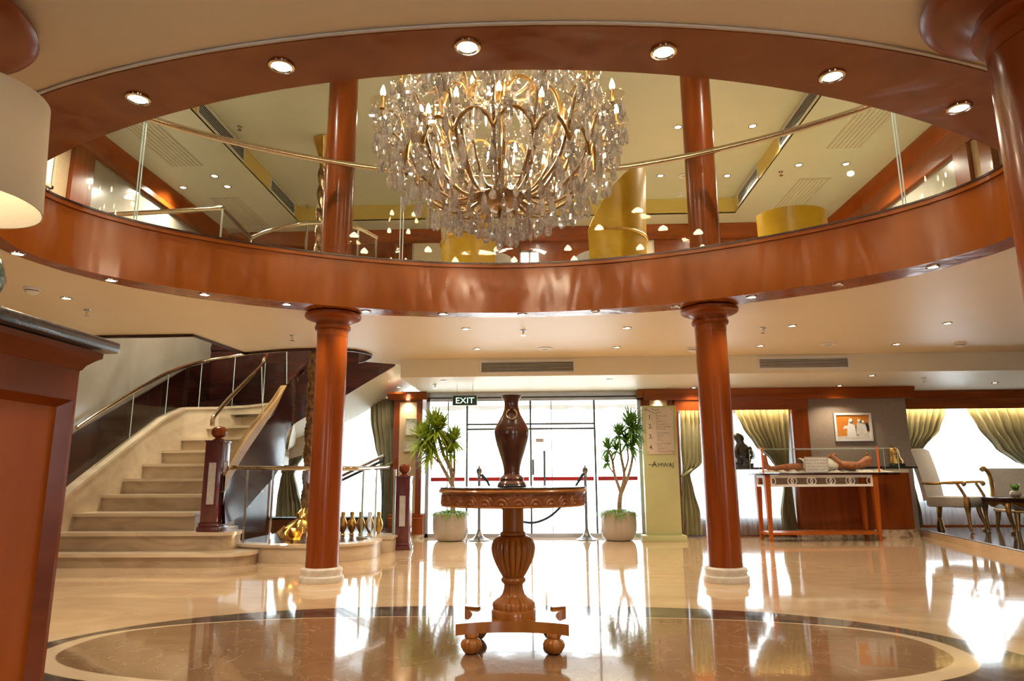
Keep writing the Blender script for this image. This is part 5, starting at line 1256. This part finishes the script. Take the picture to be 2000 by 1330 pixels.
# ------------------------------------------------------------------ lounge furniture
LZ=.08
a=atZ(1870,1036,LZ)
ac=thing('armchair','tall-backed grey armchair with gilt arms and crossed rear legs, by the lounge window','chair',(5.74,9.98,LZ),R(-54))
def back_panel(mb):
    rows=[]
    for j in range(13):
        z=.40+.70*j/12; off=-.27-.10*(j/12)**1.5*1.4; hwid=.23+.02*j/12
        top=.0 if j<12 else .0
        zz=lambda u: z+(.03*(1-(u*2-1)**2) if j==12 else 0)
        rows.append([(off+(.02*(1-(2*u-1)**2)),(-hwid+2*hwid*u)*1.05,zz(u)) for u in [i/8 for i in range(9)]])
    mb.ribbon(rows,(-.06,0,0))
cpart('backrest',FAB,ac,back_panel,ang=50)
cpart('seat',FAB,ac,lambda mb: mb.box((-.28,-.28,.32),(.27,.28,.46),.03))
for s in (-1,1):
    cpart('armrest',AGOLD,ac,lambda mb: mb.tube(smooth_path([(-.31,s*.26,.64),(-.15,s*.27,.635),(.05,s*.275,.65),(.20,s*.28,.655),(.245,s*.28,.635),(.22,s*.28,.615)],5),[.022]*16+[.026]*10,10,flat=(1,.9)))
    cpart('arm_support',AGOLD,ac,lambda mb: mb.tube(smooth_path([(.15,s*.275,.635),(.19,s*.275,.56),(.235,s*.27,.46)],5),.020,9))
    P=smooth_path([(.235,s*.25,.46),(.235,s*.25,.36),(.235,s*.25,.22),(.245,s*.25,.05),(.265,s*.25,.012)],6)
    rr=[.018+.02*math.exp(-((p.z-.36)/.09)**2)+.008*(p.z/.46) for p in P]; rr[-1]=.024; rr[-2]=.022
    cpart('leg',AGOLD,ac,lambda mb: mb.tube(P,rr,12))
    cpart('leg',AGOLD,ac,lambda mb: mb.tube([(-.24+s*.09,s*-.16,.34),(-.25,0.0,.17),(-.25-s*.11,s*.17,.0)],[.03,.026,.024],8,flat=(1,.7)))
# settee at the right edge
a=atZ(1985,1060,LZ)
se=thing('settee','cream upholstered settee with gilt scrolled frame at the right edge of the picture','sofa',(7.0,9.95,LZ),R(-8))
def seb(mb):
    rows=[]
    for j in range(11):
        z=.42+.42*j/10; off=.28+.06*(j/10); w=.60
        rows.append([(-w+.05*math.sin(j*.35)+( 2*w)*i/12,off+.03*(1-(i/6-1)**2),z-(.0)) for i in range(13)])
    mb.ribbon(rows,(0,.08,0))
cpart('backrest',FAB,se,seb)
cpart('seat',FAB,se,lambda mb: mb.box((-.60,-.25,.28),(.60,.34,.43),.03))
for s in (-1,1):
    cpart('scroll_arm',AGOLD,se,lambda mb: mb.tube(smooth_path([(s*.62,.30,.30),(s*.60,.28,.55),(s*.63,.25,.76),(s*.70,.22,.84),(s*.74,.2,.82)],5),[.03]*15+[.035]*6,9))
    cpart('leg',AGOLD,se,lambda mb: mb.tube([(s*.55,-.20,.30),(s*.56,-.21,.14),(s*.58,-.23,0)],[.045,.03,.02],9)); cpart('leg',AGOLD,se,lambda mb: mb.tube([(s*.55,.30,.30),(s*.56,.31,.14),(s*.58,.33,0)],[.045,.03,.02],9))
cpart('frame_rail',AGOLD,se,lambda mb: mb.box((-.60,-.26,.24),(.60,.34,.285),.008))
# coffee table
a=atZ(1922,1044,LZ)
cf=thing('coffee_table','dark topped coffee table with gilt cabriole legs in front of the settee','table',(a.x+.93,a.y+.30,LZ),R(2))
cpart('table_top',DMAH,cf,lambda mb: mb.box((-.62,-.32,.40),(.62,.32,.455),.006))
cpart('shaped_apron',AGOLD,cf,lambda mb: (mb.prismY([(-.58,.40)]+[(x_/20*.58,.355-.035*cos(x_/20*PI*3)) for x_ in range(-20,21)]+[(.58,.40)],-.30,-.275),mb.prismX([(-.28,.40)]+[(x_/10*.28,.355-.02*cos(x_/10*PI*2)) for x_ in range(-10,11)]+[(.28,.40)],-.60,-.575)))
for sx in (-1,1):
    for sy in (-1,1):
        P=smooth_path([(sx*.56,sy*.27,.40),(sx*.60,sy*.29,.32),(sx*.585,sy*.285,.20),(sx*.545,sy*.27,.08),(sx*.56,sy*.275,.02),(sx*.59,sy*.29,.008)],5)
        cpart('cabriole_leg',AGOLD,cf,lambda mb: mb.tube(P,[.038-.022*min(1,i/18) if i<20 else .022 for i in range(len(P))],10))
fp=atY(1985,972,a.y+.2)
fv=thing('flower_bowl','small white porcelain bowl with green leaves on the coffee table','vase',(fp.x,a.y+.2,LZ+.4555))
cpart('bowl',WMARB,fv,lambda mb: mb.lathe([(.03,0),(.055,.015),(.068,.045),(.06,.075),(.035,.09),(.04,.095)],28))
cpart('leaves',LEAF2,fv,lambda mb: [blade(mb,(0,0,.08),(cos(q)*.5,sin(q)*.5,1),.16,.06,.3) for q in (0,1.1,2.3,3.4,4.6,5.5)])

# ------------------------------------------------------------------ upstairs furniture
def hood_chair(loc,rz,lab,w=.42,h=1.35,low=.62):
    """tall curved shell chair, open to local -y? (shell wraps around +y)"""
    t=thing('shell_chair',lab,'chair',loc,rz)
    rows=[]; rin=[]; N=28
    for j in range(15):
        f=j/14; row=[]
        for i in range(N+1):
            a=R(-25)+R(230)*i/N; e=abs(i/N-.5)*2; topz=h-(h-low)*max(0,(e-.15)/.85)**1.6
            z=.12+(topz-.12)*f; rr_=w*(1+.10*f); row.append((rr_*cos(a),rr_*.9*sin(a),z))
        rows.append(row)
    mb=MB(); A=mb.grid(rows); B=mb.grid([[(p[0]*.90,p[1]*.90,p[2]) for p in r_] for r_ in rows])
    for i in range(N): mb.face((A[-1][i],A[-1][i+1],B[-1][i+1],B[-1][i])); mb.face((A[0][i],B[0][i],B[0][i+1],A[0][i+1]))
    for j in range(14): mb.face((A[j][0],B[j][0],B[j+1][0],A[j+1][0])); mb.face((A[j][-1],A[j+1][-1],B[j+1][-1],B[j][-1]))
    mb.obj('shell',YELL,t,ang=60)
    cpart('gilt_edge',GOLD,t,lambda mb: mb.tube([Vector(((p[0])*.95,(p[1])*.95,p[2])) for p in rows[-1]],.014,8))
    cpart('gilt_band',GOLD,t,lambda mb: mb.tube([Vector((p[0]*1.01,p[1]*1.01,.62)) for p in rows[6]],.016,8))
    cpart('cushion',FAB,t,lambda mb: mb.lathe([(w*.85,.30),(w*.88,.36),(w*.86,.44),(w*.7,.46),(.01,.465)],28))
    for k in range(4):
        a=PI/4+k*PI/2; cpart('leg',GOLD,t,lambda mb: mb.tube([(w*.75*cos(a),w*.65*sin(a),.14),(w*.8*cos(a),w*.7*sin(a),0)],.016,8))
    return t
p=atY(1185,470,7.1); hood_chair((p.x+.02,7.1,ZF),R(-100),'tall mustard shell chair upstairs behind the chandelier, right one',.43,1.40,.62)
p=atY(935,480,7.1); hood_chair((p.x,7.1,ZF),R(95),'tall mustard shell chair upstairs behind the chandelier, left one',.43,1.22,.62)
p=atY(1552,440,7.4)
t=thing('tub_chair','low mustard leather tub chair upstairs at the right behind the glass','chair',(p.x,7.5,ZF))
def tub(mb):
    rows=[]
    for j in range(9):
        f=j/8; rows.append([((.37+.015*f)*cos(a)*(1 if True else 1),.33*sin(a),.10+(.93 if True else 0)*f+ (.0) - .10*f*abs(cos(a))**3*0) for a in [R(180)+R(180)*i/24 for i in range(25)]])
    A=mb.grid(rows); B=mb.grid([[(q[0]*.86,q[1]*.84,q[2]) for q in r_] for r_ in rows])
    for i in range(24): mb.face((A[-1][i],A[-1][i+1],B[-1][i+1],B[-1][i])); mb.face((A[0][i],B[0][i],B[0][i+1],A[0][i+1]))
    for j in range(8): mb.face((A[j][0],B[j][0],B[j+1][0],A[j+1][0])); mb.face((A[j][-1],A[j+1][-1],B[j+1][-1],B[j][-1]))
cpart('backrest',YELL,t,tub,ang=50)
cpart('cushion',YELL,t,lambda mb: mb.box((-.30,-.22,.28),(.30,.32,.45),.04))
for sx in (-1,1):
    for sy in (-1,1): cpart('leg',GOLD,t,lambda mb: mb.tube([(sx*.26,sy*.2,.12),(sx*.28,sy*.22,0)],.015,8))
# white wall panels between the upper windows
for x0,x1,l in ((806,868,'left of the chandelier base'),(1250,1280,'right of the tall mustard chairs')):
    a=atY(x0,470,10.44); b=atY(x1,540,10.44); t=thing('wall_panel','pale lit panel on the dark wood wall upstairs, '+l,'panel',((a.x+b.x)/2,10.44,(a.z+b.z)/2)); w=(b.x-a.x)/2; h=(a.z-b.z)/2
    MB().box((-w,-.02,-h),(w,.005,h)).obj('frame',GRILLE,t); MB().box((-w+.03,-.025,-h+.03),(w-.03,-.02,h-.03)).obj('face',CREAM,t)

# ------------------------------------------------------------------ reception counter and lamp
CX=-.80; CY=1.26; CZ=1.105
rc=thing('reception_counter','mahogany reception counter with black granite top in the left foreground','counter',(-1.5,.5,0))
part('granite_top',GRANITE,rc,lambda mb: mb.box((-3.4,-1.5,CZ-.022),(CX,CY,CZ),.005))
part('crown_moulding',MAHH,rc,lambda mb: mb.grid([[(-3.4,CY-.02-o,z),(CX-.02-o,CY-.02-o,z),(CX-.02-o,-1.5,z)] for o,z in ((.0,CZ-.024),(.0,CZ-.034),(.008,CZ-.040),(.018,CZ-.050),(.022,CZ-.058),(.024,CZ-.06))]))
bx=CX-.045; by=CY-.045
zr=atX(80,772,bx).z; yr=atX(141,800,bx).y
part('carcass',MAH,rc,lambda mb: (mb.box((-3.4,yr,0),(bx,by,CZ-.03)),mb.box((-3.4,-1.5,zr),(bx,yr,CZ-.03)),mb.box((-3.4,-1.5,0),(bx-.035,yr,zr))))
part('panel_bevel',MAHH,rc,lambda mb: (mb.grid([[(bx,yr,0),(bx,yr,zr)],[(bx-.02,yr-.013,0),(bx-.02,yr-.013,zr-.013)]]),mb.grid([[(bx,yr,zr),(bx,-1.5,zr)],[(bx-.02,yr-.013,zr-.013),(bx-.02,-1.5,zr-.013)]])))
part('raised_panel',ORWOOD,rc,lambda mb: mb.box((bx-.03,-1.5,0),(bx-.02,yr-.013,zr-.013)))
lx,ly=-1.02,1.09
tl=thing('table_lamp','table lamp with white drum shade and teal ceramic base on the counter','lamp',(lx,ly,CZ+.0005))
zs0=1.325-CZ; zs1=1.535-CZ 
cpart('lamp_base',TEAL,tl,lambda mb: mb.lathe([(.055,0),(.06,.01),(.05,.02),(.075,.05),(.09,.09),(.08,.125),(.045,.155),(.02,.17),(.012,.18)],32))
cpart('lamp_stem',BRASS,tl,lambda mb: mb.lathe([(.008,.195),(.008,zs1-.04)],12))
cpart('lamp_shade',SHADE,tl,lambda mb: mb.lathe([(.13,zs0),(.12,zs1),(.118,zs1),(.128,zs0),(.13,zs0)],64,cap=False),ang=80)
cpart('shade_spider',BRASS,tl,lambda mb: [mb.tube([(0,0,zs1-.03),(.118*cos(q),.118*sin(q),zs1-.015)],.0025,6) for q in (0,2.09,4.19)])
cpart('bulb',BULB,tl,lambda mb: mb.sph((0,0,zs0+.10),.028))
l=bpy.data.lights.new('lamp_glow','POINT'); l.energy=2.2; l.color=(1,.86,.66); l.shadow_soft_size=.03
lo=bpy.data.objects.new('lamp_glow',l); COL.objects.link(lo); lo.parent=tl; lo.location=(0,0,zs0+.10)

# ------------------------------------------------------------------ light
w=bpy.data.worlds.new('world'); scene.world=w; w.use_nodes=True
bg=w.node_tree.nodes['Background']; bg.inputs[0].default_value=(.88,.95,1,1); bg.inputs[1].default_value=5.0
def area(name,loc,rot,sx,sy,power,color,portal=False,spread=None):
    l=bpy.data.lights.new(name,'AREA'); l.shape='RECTANGLE'; l.size=sx; l.size_y=sy; l.energy=power; l.color=color
    if spread: l.spread=R(spread)
    if portal: l.cycles.is_portal=True
    o=bpy.data.objects.new(name,l); COL.objects.link(o); o.location=loc; o.rotation_euler=rot; return o
IN=(R(-90),0,0)   # faces -y
area('portal_door',(-.1,10.25,1.0),IN,3.2,2.0,1,(1,1,1),True)
area('portal_mid',(2.8,10.3,1.0),IN,1.6,1.6,1,(1,1,1),True)
area('portal_lounge',(7.4,11.1,1.15),IN,3.7,1.5,1,(1,1,1),True)
area('portal_stair',(-3.1,10.55,1.1),IN,1.9,1.8,1,(1,1,1),True)
OUTF=(R(90),0,0)
area('portal_back',(1.8,-4.15,1.3),OUTF,13,1.7,1,(1,1,1),True)
area('portal_back_upper',(-.2,-4.15,3.9),OUTF,8.4,1.3,1,(1,1,1),True)
# cove strips above the curtains
area('cove_strip',(2.75,9.985,1.80),(0,0,0),1.6,.02,9,(1,.72,.34))
area('cove_strip',(7.3,10.62,1.86),(0,0,0),3.9,.03,22,(1,.75,.38))

scene.view_settings.view_transform='Standard'; scene.view_settings.look='None'; scene.view_settings.exposure=.54; scene.view_settings.gamma=1; scene.view_settings.use_curve_mapping=False
cy_=scene.cycles
cy_.max_bounces=8; cy_.diffuse_bounces=3; cy_.glossy_bounces=4; cy_.transmission_bounces=7; cy_.transparent_max_bounces=14; cy_.use_adaptive_sampling=True; cy_.adaptive_threshold=.08
cy_.caustics_reflective=False; cy_.caustics_refractive=False; cy_.sample_clamp_indirect=4; cy_.use_denoising=True; cy_.use_light_tree=False
